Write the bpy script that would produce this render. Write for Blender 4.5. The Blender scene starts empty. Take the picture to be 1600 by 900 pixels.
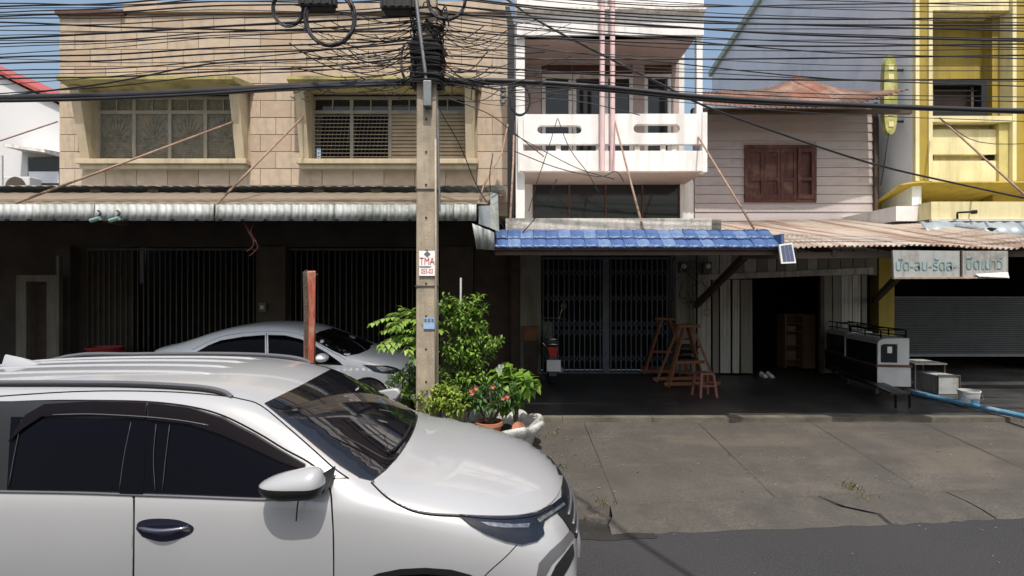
import bpy, bmesh, math, random
from mathutils import Vector, Matrix
from mathutils.bvhtree import BVHTree
from mathutils.interpolate import poly_3d_calc

random.seed(7)
R = math.radians
sc = bpy.context.scene
COL = sc.collection

# ------------------------------------------------------------------ camera, sky, sun, exposure
CAMH, F = 2.4, 800.0
cam = bpy.data.cameras.new("camera"); camo = bpy.data.objects.new("camera", cam); COL.objects.link(camo)
camo.location = (0, 0, CAMH); camo.rotation_euler = (R(90), 0, 0)
cam.sensor_width = 36; cam.lens = 18; cam.clip_start = 0.05; cam.clip_end = 2000
sc.camera = camo
SUN_EL, SUN_ROT, SUN_STR, SKY_STR, EXPO = R(64), R(171), 3.9, 0.14, 0.28
w = bpy.data.worlds.new("World"); sc.world = w; w.use_nodes = True
nt = w.node_tree; nt.nodes.clear()
sky = nt.nodes.new('ShaderNodeTexSky'); sky.sky_type = 'NISHITA'; sky.sun_disc = False
sky.sun_elevation = SUN_EL; sky.sun_rotation = SUN_ROT; sky.air_density = 1.5; sky.dust_density = 5.0; sky.ozone_density = 1.0
bg = nt.nodes.new('ShaderNodeBackground'); bg.inputs[1].default_value = SKY_STR
wo = nt.nodes.new('ShaderNodeOutputWorld')
nt.links.new(sky.outputs[0], bg.inputs[0]); nt.links.new(bg.outputs[0], wo.inputs[0])
sun = bpy.data.lights.new("sun", 'SUN'); sun.energy = SUN_STR; sun.angle = R(0.53); sun.color = (1, .955, .88)
suno = bpy.data.objects.new("sun", sun); COL.objects.link(suno); suno.location = (3, -10, 20)
sd = Vector((math.sin(SUN_ROT)*math.cos(SUN_EL), math.cos(SUN_ROT)*math.cos(SUN_EL), math.sin(SUN_EL)))
suno.rotation_euler = sd.to_track_quat('Z', 'Y').to_euler()
sc.view_settings.view_transform = 'Standard'; sc.view_settings.look = 'None'
sc.view_settings.gamma = 1; sc.view_settings.use_curve_mapping = False; sc.view_settings.exposure = EXPO
sc.render.engine = 'CYCLES'
sc.cycles.max_bounces = 8; sc.cycles.diffuse_bounces = 3

# ------------------------------------------------------------------ helpers
def P(px, py, Y):
    return Vector(((px-800)/F*Y, Y, CAMH-(py-450)/F*Y))
def PX(px, Y): return (px-800)/F*Y
def PZ(py, Y): return CAMH-(py-450)/F*Y

def lin(c):
    return tuple(((v/255)/12.92 if v/255 <= .04045 else ((v/255+.055)/1.055)**2.4) for v in c)

def M(name, rgb, rough=.75, var=.18, scale=3.0, bump=.15, bscale=45, metal=0, spec=.4, coat=0,
      dirt=None, streak=None, fine=None, emit=None, stretch=None):
    """rgb is a linear base colour; dirt=(rgb, amount, scale); streak=(rgb, amount, across, along, axis)"""
    m = bpy.data.materials.new(name); m.use_nodes = True
    t = m.node_tree; N = t.nodes; L = t.links
    b = N['Principled BSDF']
    b.inputs['Roughness'].default_value = rough; b.inputs['Metallic'].default_value = metal
    b.inputs['Specular IOR Level'].default_value = spec
    if coat: b.inputs['Coat Weight'].default_value = coat; b.inputs['Coat Roughness'].default_value = .03
    tc = N.new('ShaderNodeTexCoord')
    def vec(sx, sy, sz):
        mp = N.new('ShaderNodeMapping'); mp.inputs['Scale'].default_value = (sx, sy, sz)
        L.new(tc.outputs['Object'], mp.inputs[0]); return mp.outputs[0]
    def noise(sc_, det=5, v=None, ro=.6):
        n = N.new('ShaderNodeTexNoise'); n.inputs['Scale'].default_value = sc_; n.inputs['Detail'].default_value = det
        n.inputs['Roughness'].default_value = ro
        L.new(v if v else tc.outputs['Object'], n.inputs['Vector']); return n.outputs['Fac']
    def ramp(src, a, bb):
        r = N.new('ShaderNodeMapRange'); r.inputs[1].default_value = a; r.inputs[2].default_value = bb
        L.new(src, r.inputs[0]); return r.outputs[0]
    def mix(fac, c1, c2):
        x = N.new('ShaderNodeMix'); x.data_type = 'RGBA'
        if hasattr(fac, 'links'): L.new(fac, x.inputs[0])
        else: x.inputs[0].default_value = fac
        for i, c in ((6, c1), (7, c2)):
            if isinstance(c, (tuple, list)): x.inputs[i].default_value = (*c, 1)
            else: L.new(c, x.inputs[i])
        return x.outputs[2]
    c = tuple(rgb)
    v0 = vec(*stretch) if stretch else None
    if var:
        c = mix(ramp(noise(scale, 6, v0), .3, .7), tuple(x*(1-var) for x in rgb), tuple(min(1, x*(1+var)) for x in rgb))
    if fine:
        c = mix(ramp(noise(fine[1], 3), .35, .65), c, tuple(x*fine[0] for x in rgb))
    if streak:
        col, amt, ac, al, ax = streak
        s = {'z': (ac, ac, al), 'y': (ac, al, al), 'x': (al, ac, ac)}[ax]
        k = ramp(noise(1.0, 5, vec(*s)), .49, .63)
        mm = N.new('ShaderNodeMath'); mm.operation = 'MULTIPLY'; mm.inputs[1].default_value = amt; L.new(k, mm.inputs[0])
        c = mix(mm.outputs[0], c, col)
    if dirt:
        col, amt, ds = dirt
        k = ramp(noise(ds, 8, None, .7), .48, .66)
        mm = N.new('ShaderNodeMath'); mm.operation = 'MULTIPLY'; mm.inputs[1].default_value = amt; L.new(k, mm.inputs[0])
        c = mix(mm.outputs[0], c, col)
    if isinstance(c, tuple): b.inputs['Base Color'].default_value = (*c, 1)
    else: L.new(c, b.inputs['Base Color'])
    if bump:
        bp = N.new('ShaderNodeBump'); bp.inputs['Strength'].default_value = bump; bp.inputs['Distance'].default_value = .02
        L.new(noise(bscale, 4), bp.inputs['Height']); L.new(bp.outputs[0], b.inputs['Normal'])
    if emit:
        b.inputs['Emission Color'].default_value = (*emit[0], 1); b.inputs['Emission Strength'].default_value = emit[1]
    return m

def leafmat(name, c1, c2, tr=.35):
    m = bpy.data.materials.new(name); m.use_nodes = True
    t = m.node_tree; N = t.nodes; L = t.links
    b = N['Principled BSDF']; out = N['Material Output']
    g = N.new('ShaderNodeNewGeometry')
    x = N.new('ShaderNodeMix'); x.data_type = 'RGBA'; x.inputs[6].default_value = (*c1, 1); x.inputs[7].default_value = (*c2, 1)
    L.new(g.outputs['Random Per Island'], x.inputs[0]); L.new(x.outputs[2], b.inputs['Base Color'])
    b.inputs['Roughness'].default_value = .45
    tl = N.new('ShaderNodeBsdfTranslucent'); L.new(x.outputs[2], tl.inputs[0])
    ms = N.new('ShaderNodeMixShader'); ms.inputs[0].default_value = tr
    L.new(b.outputs[0], ms.inputs[1]); L.new(tl.outputs[0], ms.inputs[2]); L.new(ms.outputs[0], out.inputs[0])
    return m

def wloc(o):
    v = Vector((0, 0, 0))
    while o is not None:
        v = v + o.location; o = o.parent
    return v

def tag(o, label=None, cat=None, group=None, kind=None):
    if label: o['label'] = label
    if cat: o['category'] = cat
    if group: o['group'] = group
    if kind: o['kind'] = kind
    return o

def thing(name, loc, label, cat, group=None):
    o = bpy.data.objects.new(name, None); o.empty_display_size = .2; COL.objects.link(o)
    o.location = loc
    return tag(o, label, cat, group)

class MB:
    def __init__(s): s.v = []; s.f = []
    def add(s, vs, fs):
        n = len(s.v); s.v += [Vector(a) for a in vs]; s.f += [tuple(i+n for i in f) for f in fs]; return s
    def box(s, x0, x1, y0, y1, z0, z1):
        return s.add([(x0,y0,z0),(x1,y0,z0),(x1,y1,z0),(x0,y1,z0),(x0,y0,z1),(x1,y0,z1),(x1,y1,z1),(x0,y1,z1)],
                     [(3,2,1,0),(4,5,6,7),(0,1,5,4),(1,2,6,5),(2,3,7,6),(3,0,4,7)])
    def hexa(s, bot, top):
        return s.add(list(bot)+list(top), [(3,2,1,0),(4,5,6,7),(0,1,5,4),(1,2,6,5),(2,3,7,6),(3,0,4,7)])
    def prism(s, pts, d):
        """pts: planar polygon of 3D points, d: extrusion vector"""
        n = len(pts); d = Vector(d); pts = [Vector(p) for p in pts]
        return s.add(pts+[p+d for p in pts], [tuple(range(n))[::-1], tuple(range(n, 2*n))]+[(i,(i+1)%n,(i+1)%n+n,i+n) for i in range(n)])
    def bar(s, a, b, wd, th=None, up=(0,0,1)):
        a = Vector(a); b = Vector(b); th = th or wd
        d = (b-a).normalized(); u = Vector(up)
        if abs(d.dot(u)) > .98: u = Vector((0, 1, 0))
        sx = d.cross(u).normalized()*wd/2; sz = sx.normalized().cross(d).normalized()*th/2
        return s.hexa([a-sx-sz, a+sx-sz, a+sx+sz, a-sx+sz], [b-sx-sz, b+sx-sz, b+sx+sz, b-sx+sz])
    def tube(s, pts, r, n=6, cap=True):
        pts = [Vector(p) for p in pts]; k = len(pts); base = len(s.v)
        rs = r if isinstance(r, (list, tuple)) else [r]*k
        t0 = (pts[1]-pts[0]).normalized()
        u = Vector((0, 0, 1)) if abs(t0.z) < .9 else Vector((1, 0, 0))
        nrm = (u - t0*u.dot(t0)).normalized()
        for i, p in enumerate(pts):
            t = (pts[min(i+1, k-1)]-pts[max(i-1, 0)])
            t = t.normalized() if t.length > 1e-9 else t0
            nrm = nrm - t*nrm.dot(t)
            nrm = nrm.normalized() if nrm.length > 1e-6 else t.orthogonal().normalized()
            bn = t.cross(nrm)
            for j in range(n):
                a = 2*math.pi*j/n
                s.v.append(p+(nrm*math.cos(a)+bn*math.sin(a))*rs[i])
        for i in range(k-1):
            for j in range(n):
                s.f.append((base+i*n+j, base+i*n+(j+1) % n, base+(i+1)*n+(j+1) % n, base+(i+1)*n+j))
        if cap:
            s.f.append(tuple(base+j for j in range(n))[::-1]); s.f.append(tuple(base+(k-1)*n+j for j in range(n)))
        return s
    def lathe(s, c, prof, n=16, sx=1, sy=1):
        base = len(s.v); c = Vector(c)
        for r, z in prof:
            for j in range(n):
                a = 2*math.pi*j/n; s.v.append(c+Vector((r*math.cos(a)*sx, r*math.sin(a)*sy, z)))
        for i in range(len(prof)-1):
            for j in range(n):
                s.f.append((base+i*n+j, base+i*n+(j+1) % n, base+(i+1)*n+(j+1) % n, base+(i+1)*n+j))
        s.f.append(tuple(base+j for j in range(n))[::-1]); e = base+(len(prof)-1)*n
        s.f.append(tuple(e+j for j in range(n)))
        return s
    def mesh(s, name, off=Vector((0,0,0))):
        me = bpy.data.meshes.new(name); me.from_pydata([v-off for v in s.v], [], s.f); me.update(); return me
    def build(s, name, mat, parent=None, smooth=False, bevel=0, local=False, recalc=False):
        off = Vector((0,0,0)) if (local or parent is None) else wloc(parent)
        me = s.mesh(name, off)
        if recalc or bevel:
            bm = bmesh.new(); bm.from_mesh(me); bmesh.ops.recalc_face_normals(bm, faces=bm.faces)
            if bevel:
                bmesh.ops.bevel(bm, geom=[e for e in bm.edges if e.is_manifold and e.calc_face_angle(0) > .5], offset=bevel, segments=2, affect='EDGES', profile=.5)
            bm.to_mesh(me); bm.free()
        me.materials.append(mat)
        if smooth: me.polygons.foreach_set('use_smooth', [True]*len(me.polygons))
        o = bpy.data.objects.new(name, me); COL.objects.link(o)
        if smooth == 'auto':
            me.set_sharp_from_angle(angle=R(40))
        if parent is not None: o.parent = parent
        return o

def inst(name, me, parent, loc, scale=(1,1,1), rot=(0,0,0)):
    o = bpy.data.objects.new(name, me); COL.objects.link(o)
    if parent is not None: o.parent = parent
    o.location = Vector(loc)-(wloc(parent) if parent is not None else Vector((0,0,0)))
    o.scale = scale; o.rotation_euler = rot; return o

def copy_tree(o, parent=None):
    c = o.copy(); COL.objects.link(c)
    if parent is not None: c.parent = parent
    for ch in list(o.children): copy_tree(ch, c)
    return c

def smoothpts(pts, n=6):
    pts = [Vector(p) for p in pts]
    if len(pts) < 3: return pts
    out = []; e = [pts[0]*2-pts[1]]+pts+[pts[-1]*2-pts[-2]]
    for i in range(1, len(e)-2):
        p0, p1, p2, p3 = e[i-1:i+3]
        for k in range(n):
            t = k/n
            out.append(.5*((2*p1)+(p2-p0)*t+(2*p0-5*p1+4*p2-p3)*t*t+(3*p1-p0-3*p2+p3)*t**3))
    out.append(pts[-1]); return out

def text(s, name, size, mat, parent, loc, ext=.003, align='CENTER', sx=1):
    cu = bpy.data.curves.new(name, 'FONT'); cu.body = s; cu.size = size; cu.extrude = ext; cu.align_x = align; cu.align_y = 'CENTER'
    o = bpy.data.objects.new(name, cu); COL.objects.link(o)
    dg = bpy.context.evaluated_depsgraph_get()
    me = bpy.data.meshes.new_from_object(o.evaluated_get(dg)); bpy.data.objects.remove(o)
    me.transform(Matrix.Rotation(R(90), 4, 'X') @ Matrix.Diagonal((sx, 1, 1, 1)))
    me.materials.clear(); me.materials.append(mat)
    return inst(name, me, parent, loc)

# ------------------------------------------------------------------ materials
m_asph = M('asphalt', (.026,.026,.028), .9, .3, .9, .45, 110, fine=(1.9, 70), dirt=((.034,.033,.031), .7, .45), spec=.2)
m_conc = M('apron_concrete', (.076,.069,.061), .88, .42, .7, .6, 60, fine=(.68, 40), dirt=((.046,.042,.038), .85, .8), streak=((.10,.084,.068), .6, .5, 2.2, 'y'))
m_gutter = M('gutter_concrete', (.084,.076,.067), .88, .32, 1.4, .7, 60, fine=(.66, 45), dirt=((.045,.041,.037), .8, 1.8))
m_dirt = M('wet_dirt', (.04,.035,.029), .8, .5, 3, .8, 60, fine=(1.8, 90))
m_floor = M('shop_floor', (.028,.029,.030), .42, .4, 1.2, .12, 60, dirt=((.075,.068,.058), .8, .9), streak=((.06,.05,.042), .6, .5, 2.5, 'y'))
m_step = M('step_edge', (.105,.095,.075), .85, .45, 2.5, .3, 60)
m_beige = M('beige_stone', (.45,.355,.262), .75, .14, 1.1, .25, 60, dirt=((.29,.245,.195), .6, .8), streak=((.26,.22,.18), .4, 4, .5, 'z'))
m_mortar = M('mortar', (.31,.245,.18), .9, .2, 3)
m_cream = M('cream_trim', (.46,.38,.26), .7, .15, 2, .2, 60, streak=((.28,.25,.16), .5, 6, .6, 'z'))
m_olivehood = M('olive_hood', (.36,.31,.13), .8, .3, 2.2, .3, 40, dirt=((.15,.125,.06), .9, 1.8))  # olive-yellow hood colour with darker blotches
m_dark = M('dark_interior', (.012,.012,.013), .9, 0, bump=0, spec=.1)  # near-black colour stands in for the shade inside rooms and shops
m_black = M('black_rubber', (.018,.018,.019), .6, .2, 10, .1, spec=.3)
m_cable = M('cable_black', (.016,.016,.020), .55, .3, 4, 0, spec=.4)
m_white = M('white_wall', (.76,.75,.74), .7, .08, 1.5, .12, 60, dirt=((.56,.53,.50), .4, 1.6), streak=((.42,.37,.33), .4, 5, .45, 'z'))
m_pinkwall = M('pink_wall', (.42,.33,.30), .75, .12, 1.4, .15, 50)
m_pinkpipe = M('pink_pipe', (.62,.45,.45), .5, .15, 3, .05)
m_peel = M('peeling_white', (.74,.71,.66), .85, .15, 3, .4, 40, dirt=((.34,.30,.27), .7, 7), streak=((.36,.32,.28), .4, 9, 1, 'z'))
m_blue = M('blue_tile', (.045,.095,.23), .4, .3, 4, .08, 40, spec=.45, dirt=((.20,.25,.33), .7, 2.2), streak=((.03,.05,.13), .5, 7, 2, 'y'))
m_zinc = M('zinc_sheet', (.36,.38,.385), .6, .2, 2.2, .1, 30, metal=.1, dirt=((.14,.16,.13), .8, 1.2), streak=((.20,.21,.19), .75, 9, .5, 'z'))
m_zincblue = M('blue_grey_sheet', (.29,.325,.35), .5, .2, 3, .1, 30, metal=.25, dirt=((.16,.2,.24), .7, 2))
m_rust = M('rusty_sheet', (.39,.335,.285), .7, .2, 2, .15, 40, dirt=((.25,.17,.12), .65, 1.5), streak=((.17,.075,.042), .9, 2.6, .16, 'y'))
m_rustroof = M('rusty_roof', (.10,.052,.036), .75, .4, 2, .15, 40, dirt=((.27,.19,.145), .8, 1.6), streak=((.20,.08,.05), .9, 3.5, .4, 'y'))
m_tanroof = M('tan_sheet', (.21,.165,.115), .85, .25, 2, .15, 30, dirt=((.12,.10,.07), .6, 2))
m_gate = M('gate_steel', (.085,.078,.07), .5, .3, 6, .1, metal=.3)
m_gateblue = M('gate_blue', (.075,.09,.115), .5, .3, 6, .1, metal=.3)
m_pillar = M('pillar_plaster', (.20,.19,.165), .85, .2, 2, .2, 50, streak=((.12,.11,.09), .6, 6, .7, 'z'))
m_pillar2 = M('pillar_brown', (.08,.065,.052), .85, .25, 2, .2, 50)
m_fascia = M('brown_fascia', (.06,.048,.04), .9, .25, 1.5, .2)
m_brown = M('brown_frame', (.10,.045,.03), .6, .25, 5, .1)
m_glassd = M('dark_glass', (.012,.014,.016), .06, 0, bump=0, spec=.5)
m_glassf = M('frosted_glass', (.15,.145,.115), .4, .4, 14, .8, 45, spec=.4, dirt=((.27,.21,.135), .7, 2.5))
m_channel = M('window_channel_grey', (.03,.03,.033), .5, 0, bump=0)
m_grille = M('grille_paint', (.16,.145,.11), .7, .3, 5)
m_louvre = M('tan_louvre', (.36,.285,.19), .7, .2, 3, .2)
m_winframe = M('window_frame_grey', (.27,.245,.20), .6, .2, 4, .1)
m_board = M('pink_grey_board', (.40,.355,.35), .75, .1, 2.5, .15, 50, stretch=(.6, 3, 8), streak=((.30,.26,.25), .4, 3, .6, 'z'))
m_shutter = M('red_brown_wood', (.085,.032,.026), .75, .45, 3, .3, 60, stretch=(9, 9, .8), dirt=((.20,.11,.08), .7, 3), streak=((.03,.014,.012), .7, 14, 1.0, 'z'))
m_plank = M('weathered_plank', (.21,.20,.175), .85, .18, 3, .25, 60, stretch=(6, 6, .7), dirt=((.16,.14,.12), .7, 3), streak=((.15,.12,.10), .6, 12, .6, 'z'))
m_wood = M('orange_wood', (.17,.068,.03), .6, .3, 4, .15, 60, stretch=(6, 6, 1))
m_woodd = M('dark_wood', (.06,.04,.03), .7, .3, 4, .15)
m_yel = M('mustard_wall', (.34,.25,.04), .75, .14, 1.3, .12, 60, dirt=((.25,.19,.05), .5, 1.6), streak=((.17,.13,.04), .45, 5, .45, 'z'))
m_cryel = M('cream_yellow', (.70,.63,.36), .7, .1, 1.4, .1, 60, dirt=((.50,.42,.21), .4, 1.5), streak=((.36,.30,.16), .4, 5, .45, 'z'))
m_bluewall = M('blue_grey_wall', (.76,.78,.83), .8, .06, .5, .08, 40, dirt=((.40,.44,.52), .5, .5))
m_shutsteel = M('shutter_steel', (.075,.08,.08), .6, .2, 3, .05)
m_pole = M('pole_concrete', (.34,.285,.215), .85, .2, 4, .35, 70, dirt=((.20,.17,.13), .7, 3.5), streak=((.22,.19,.15), .6, 10, .8, 'z'))
m_steel = M('galvanised', (.17,.18,.19), .5, .2, 8, .05, metal=.6)
m_redpost = M('red_post', (.30,.075,.04), .7, .3, 6, .2, 60, stretch=(6,6,1.2), dirt=((.33,.22,.17), .8, 5))
m_rod = M('rod_tan', (.25,.17,.125), .6, .3, 6, .1, dirt=((.25,.12,.08), .6, 8))
m_soil = M('soil', (.03,.023,.017), .95, .4, 20, .6, 60)
m_terra = M('terracotta', (.33,.13,.07), .75, .25, 8, .15)
m_planter = M('planter_white', (.40,.40,.38), .85, .25, 5, .5, 40, dirt=((.06,.06,.055), .95, 4))
m_bark = M('bark', (.06,.048,.038), .9, .4, 20, .5)
m_pinkpl = M('pink_plastic', (.24,.085,.07), .5, .15, 4, .02)
m_redpl = M('red_plastic', (.30,.03,.035), .4, .15, 4, .02)
m_plasticw = M('white_plastic', (.55,.55,.54), .5, .12, 3, .05)
m_card = M('cardboard', (.13,.075,.045), .8, .2, 3, .1)
m_signw = M('sign_white', (.78,.76,.75), .5, .08, 5, .03)
m_signold = M('old_sign', (.33,.345,.345), .7, .15, 3, .1, dirt=((.16,.14,.11), .8, 3.0), streak=((.2,.15,.1), .5, 9, .8, 'z'))
m_red = M('red_paint', (.42,.03,.03), .5, .12, 10, .02)
m_teal = M('faded_teal_paint', (.14,.24,.25), .7, .35, 14, .02)
m_greyp = M('grey_print', (.12,.12,.13), .6, 0, bump=0)
m_ovalsign = M('oval_sign', (.30,.31,.09), .6, .25, 4, .05, dirt=((.62,.60,.3), .6, 4))
m_solar = M('solar_cell', (.06,.075,.14), .3, .15, 20, 0, spec=.6)
m_paint = M('car_white_paint', (.30,.305,.317), .30, .03, 1.2, 0, coat=1.0, spec=.5)
m_paint2 = M('car_silver_white', (.72,.76,.80), .3, .02, 2, 0, coat=1.0, spec=.5)
m_cglass = M('car_glass', (.002,.002,.004), .05, 0, bump=0, spec=.08)
m_wsglass = M('windscreen_glass', (.006,.006,.008), .02, 0, bump=0, spec=1.0)
m_visor = M('smoked_visor', (.004,.002,.0025), .15, 0, bump=0, spec=.16)
m_chrome = M('dark_chrome', (.05,.055,.09), .12, 0, bump=0, metal=.8)
m_chrome2 = M('chrome', (.6,.6,.62), .1, 0, bump=0, metal=1)
m_chromeg = M('grip_chrome', (.22,.23,.28), .12, 0, bump=0, metal=.9)
m_lens = M('headlight_lens', (.010,.013,.020), .10, .3, 12, 0, spec=.35)
m_lensin = M('headlight_reflector', (.16,.18,.21), .25, .6, 24, 0, metal=.6)
m_trim = M('black_trim', (.010,.010,.011), .45, .1, 5, .05)
m_gap = M('panel_gap', (.008,.008,.009), .9, 0, bump=0, spec=.1)
m_tyre = M('tyre', (.02,.02,.02), .85, .2, 8, .2)
m_rail = M('roof_rail', (.13,.13,.14), .35, .05, 5, 0, metal=.4)
m_tail = M('tail_red', (.35,.02,.02), .2, .1, 9, 0)
m_bluepipe = M('blue_pipe', (.08,.22,.36), .4, .2, 4, .02, dirt=((.4,.45,.48), .6, 5))
m_leafb = leafmat('leaf_bright', (.07,.17,.02), (.24,.38,.05))
m_leafl = leafmat('leaf_broad', (.10,.22,.025), (.30,.42,.08))
m_leafy = leafmat('leaf_yellow', (.16,.27,.025), (.32,.40,.06))
m_leafd = leafmat('leaf_dark', (.03,.09,.02), (.09,.18,.04))
m_bike = M('bike_body', (.05,.052,.058), .25, .1, 6, 0, coat=.6)
m_petal = leafmat('petal_red', (.48,.05,.05), (.62,.20,.17), .25)
m_petalw = leafmat('petal_white', (.75,.75,.7), (.8,.8,.78), .3)

# ------------------------------------------------------------------ ground
def sheet(name, pts, mat, parent=None, thick=0):
    b = MB()
    if thick: b.prism(pts, (0,0,-thick))
    else: b.add(pts, [tuple(range(len(pts)))])
    o = b.build(name, mat, parent, recalc=bool(thick))
    return o
FL, AP = .32, .25           # shop floor height at its front edge, apron height at the step
YS = 8.2                    # front of the step
b = MB(); b.add([(-400,-400,-.02),(400,-400,-.02),(400,600,-.02),(-400,600,-.02)], [(0,1,2,3)])
tag(b.build('ground', m_conc), kind='structure')
b = MB(); b.add([(-120,-7,0),(120,-7,0),(120,7.0,0),(-120,7.0,0)], [(0,1,2,3)])
tag(b.build('road', m_asph), kind='structure')
# base earth under the apron
pav = bpy.data.objects.new('pavement', None); COL.objects.link(pav); pav.location = (3, 7, 0); tag(pav, kind='structure')
def kerbY(x): return 5.60+.092*(x-1.1) if x > 1 else 5.6+.03*(x-1.1)
def roadY(x): return 5.02+.085*(x-1.1) if x > 1 else 5.02+.02*(x-1.1)
apz = lambda x, y: .035+(AP-.035)*(y-kerbY(x))/(YS-kerbY(x))
xs = [-14, -10.5, -7.2, -4.3, -2.2, -.6, 1.15, 2.97, 4.78, 6.55, 8.35, 10.2, 14, 20]
for i in range(len(xs)-1):
    x0, x1 = xs[i]+.0025, xs[i+1]-.0025
    n = 8; bb = MB(); vs = []
    for k in range(n+1):
        x = x0+(x1-x0)*k/n; j = random.uniform(-.015, .015)
        y0 = kerbY(x)+.012+j
        for m_ in range(5):
            y = y0+(YS-.004-y0)*m_/4
            vs.append((x, y, apz(x, y)+random.uniform(-.004, .004)))
    for k in range(n+1):
        vs.append((vs[k*5][0], vs[k*5][1], -.03))
    fs = []
    for k in range(n):
        for m_ in range(4):
            a = k*5+m_; fs.append((a, a+5, a+6, a+1))
        fs.append(((n+1)*5+k, (n+1)*5+k+1, (k+1)*5, k*5))
    bb.add(vs, fs); bb.build('concrete_slab', m_conc, pav, smooth=True)
bb = MB(); vs = []
for k in range(40):
    x = -14+34*k/39
    vs += [(x, kerbY(x)-.3, .008), (x, kerbY(x)+.6, apz(x, kerbY(x)+.6)-.035), (x, YS+.05, AP-.03)]
fs = []
for k in range(39):
    for j in range(2): a = k*3+j; fs.append((a, a+3, a+4, a+1))
bb.add(vs, fs); tag(bb.build('earth', m_dirt), kind='structure')
# gutter strip: long cracked slabs between apron and asphalt
gut = bpy.data.objects.new('gutter', None); COL.objects.link(gut); gut.location = (4, 5.4, 0); tag(gut, kind='structure')
def gseg(x0, x1, sk0=0, sk1=0, wob=.02):
    n = 14; vs = []
    for k in range(n+1):
        t = k/n; x = x0+(x1-x0)*t; sk = sk0*(1-t)+sk1*t
        ya, yb = roadY(x)+random.uniform(-wob, wob), kerbY(x)-.012
        vs += [(x+sk*.5, ya-.05, .002), (x+sk*.5, ya+.12, .030), (x-sk*.2, (ya+yb)/2, .04), (x-sk*.5, yb, .036), (x-sk*.5, yb, -.02)]
    fs = []
    for k in range(n):
        for j in range(4): a = k*5+j; fs.append((a, a+5, a+6, a+1))
    fs.append((0, 1, 2, 3, 4)); fs.append(tuple(n*5+j for j in range(5))[::-1])
    MB().add(vs, fs).build('gutter_slab', m_gutter, gut, smooth='auto')
gseg(-9, -5.2); gseg(-5.18, -2.3); gseg(-2.28, -.35); gseg(1.02, 3.62, -.1, .38); gseg(3.68, 5.02, .38, .0); gseg(5.04, 7.2); gseg(7.22, 10.5); gseg(10.52, 15)
# broken pieces and damp dirt where the gutter is missing by the car's nose
b = MB()
for cx, cy, r, h in ((.72,5.62,.2,.05), (.86,5.3,.1,.04), (.95,5.24,.07,.05), (.6,5.4,.06,.03), (.8,5.95,.16,.07)):
    k = 9; a0 = random.random()
    b.add([(cx+r*random.uniform(.6,1.1)*math.cos(a0+i*6.283/k), cy+r*.7*random.uniform(.6,1.1)*math.sin(a0+i*6.283/k), h+random.uniform(-.01,.01)) for i in range(k)]+
          [(cx, cy, h+.012)]+[(cx+r*1.1*math.cos(a0+i*6.283/k), cy+r*.8*math.sin(a0+i*6.283/k), -.01) for i in range(k)],
          [(i, (i+1) % k, k) for i in range(k)]+[(i, k+1+i, k+1+(i+1) % k, (i+1) % k) for i in range(k)])
tag(b.build('concrete_rubble', m_gutter, recalc=True), kind='stuff')
b = MB()
def blob(cx, cy, rx, ry, z, n=28):
    ph = [random.uniform(0, 6.28) for _ in range(4)]
    b.add([(cx+rx*(1+.16*math.sin(3*a+ph[0])+.1*math.sin(5*a+ph[1])+.06*math.sin(9*a+ph[2]))*math.cos(a),
            cy+ry*(1+.16*math.sin(2*a+ph[3])+.1*math.sin(7*a+ph[1]))*math.sin(a), z) for a in [6.283*i/n for i in range(n)]], [tuple(range(n))])
blob(.95, 5.0, .55, .15, .005); blob(.55, 5.25, .42, .22, .006)
m_wet = M('wet_asphalt', (.028,.026,.025), .45, .3, 6, .4, 120)
tag(b.build('puddle', m_wet), kind='structure')
# shop floor and step nosing
b = MB(); b.add([(-14,YS+.16,FL),(20,YS+.16,FL),(20,16,.43),(-14,16,.43)], [(0,1,2,3)])
tag(b.build('shop_floor', m_floor), kind='structure')
b = MB()
x = -14
while x < 20:
    x1 = x+random.uniform(1.4, 2.2)
    b.box(x, min(x1, 20)-.006, YS+random.uniform(-.012,.008), YS+.158, .1, FL+.002+random.uniform(0,.004)); x = x1
tag(b.build('step', m_step), kind='structure')

# ================================================================== BEIGE BUILDING (left)
YB = 10.6
bld = thing('beige_shophouse', (-4.7, 11.5, .35), 'beige stone-clad two-storey shophouse with two hooded windows on the left', 'building')
XL, XR = -9.37, -.08
b = MB()
b.box(XL, XR, YB+.02, YB+.25, 3.9, 5.0); b.box(XL, -8.7, YB+.02, YB+.25, 5.0, 6.45); b.box(-5.62, -4.2, YB+.02, YB+.25, 5.0, 6.45)
b.box(-.92, XR, YB+.02, YB+.25, 5.0, 6.45); b.box(XL, XR, YB+.02, YB+.25, 6.45, 8.1)
b.box(XL, XL+.2, YB+.25, 20, 3.9, 8.0); b.box(XR-.2, XR, YB+.25, 20, 3.9, 8.0); b.box(XL+.2, XR-.2, YB+.25, 20, 7.85, 7.99)
b.build('wall', m_mortar, bld)
# stone blocks
blk = MB(); c_ = .012
blk.add([(-.5,0,-.5),(.5,0,-.5),(.5,0,.5),(-.5,0,.5),(-.5+.009,-1,-.5+.016),(.5-.009,-1,-.5+.016),(.5-.009,-1,.5-.016),(-.5+.009,-1,.5-.016)],
        [(4,5,6,7),(0,1,5,4),(1,2,6,5),(2,3,7,6),(3,0,4,7)])
blkme = blk.mesh('stone_block'); blkme.materials.append(m_beige)
blkme2 = blkme.copy(); blkme2.materials[0] = M('beige_stone_pale', (.46,.37,.285), .75, .12, 1.6, .25, 60, dirt=((.40,.34,.26), .5, 1.5))
blkme3 = blkme.copy(); blkme3.materials[0] = M('beige_stone_warm', (.40,.305,.225), .75, .14, 1.6, .25, 60, dirt=((.33,.27,.2), .6, 1.3))
holes = [(-8.92, -5.42, 4.93, 6.52), (-4.38, -.72, 4.93, 6.52)]
rh = .352; z = 4.17; row = 0
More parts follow.
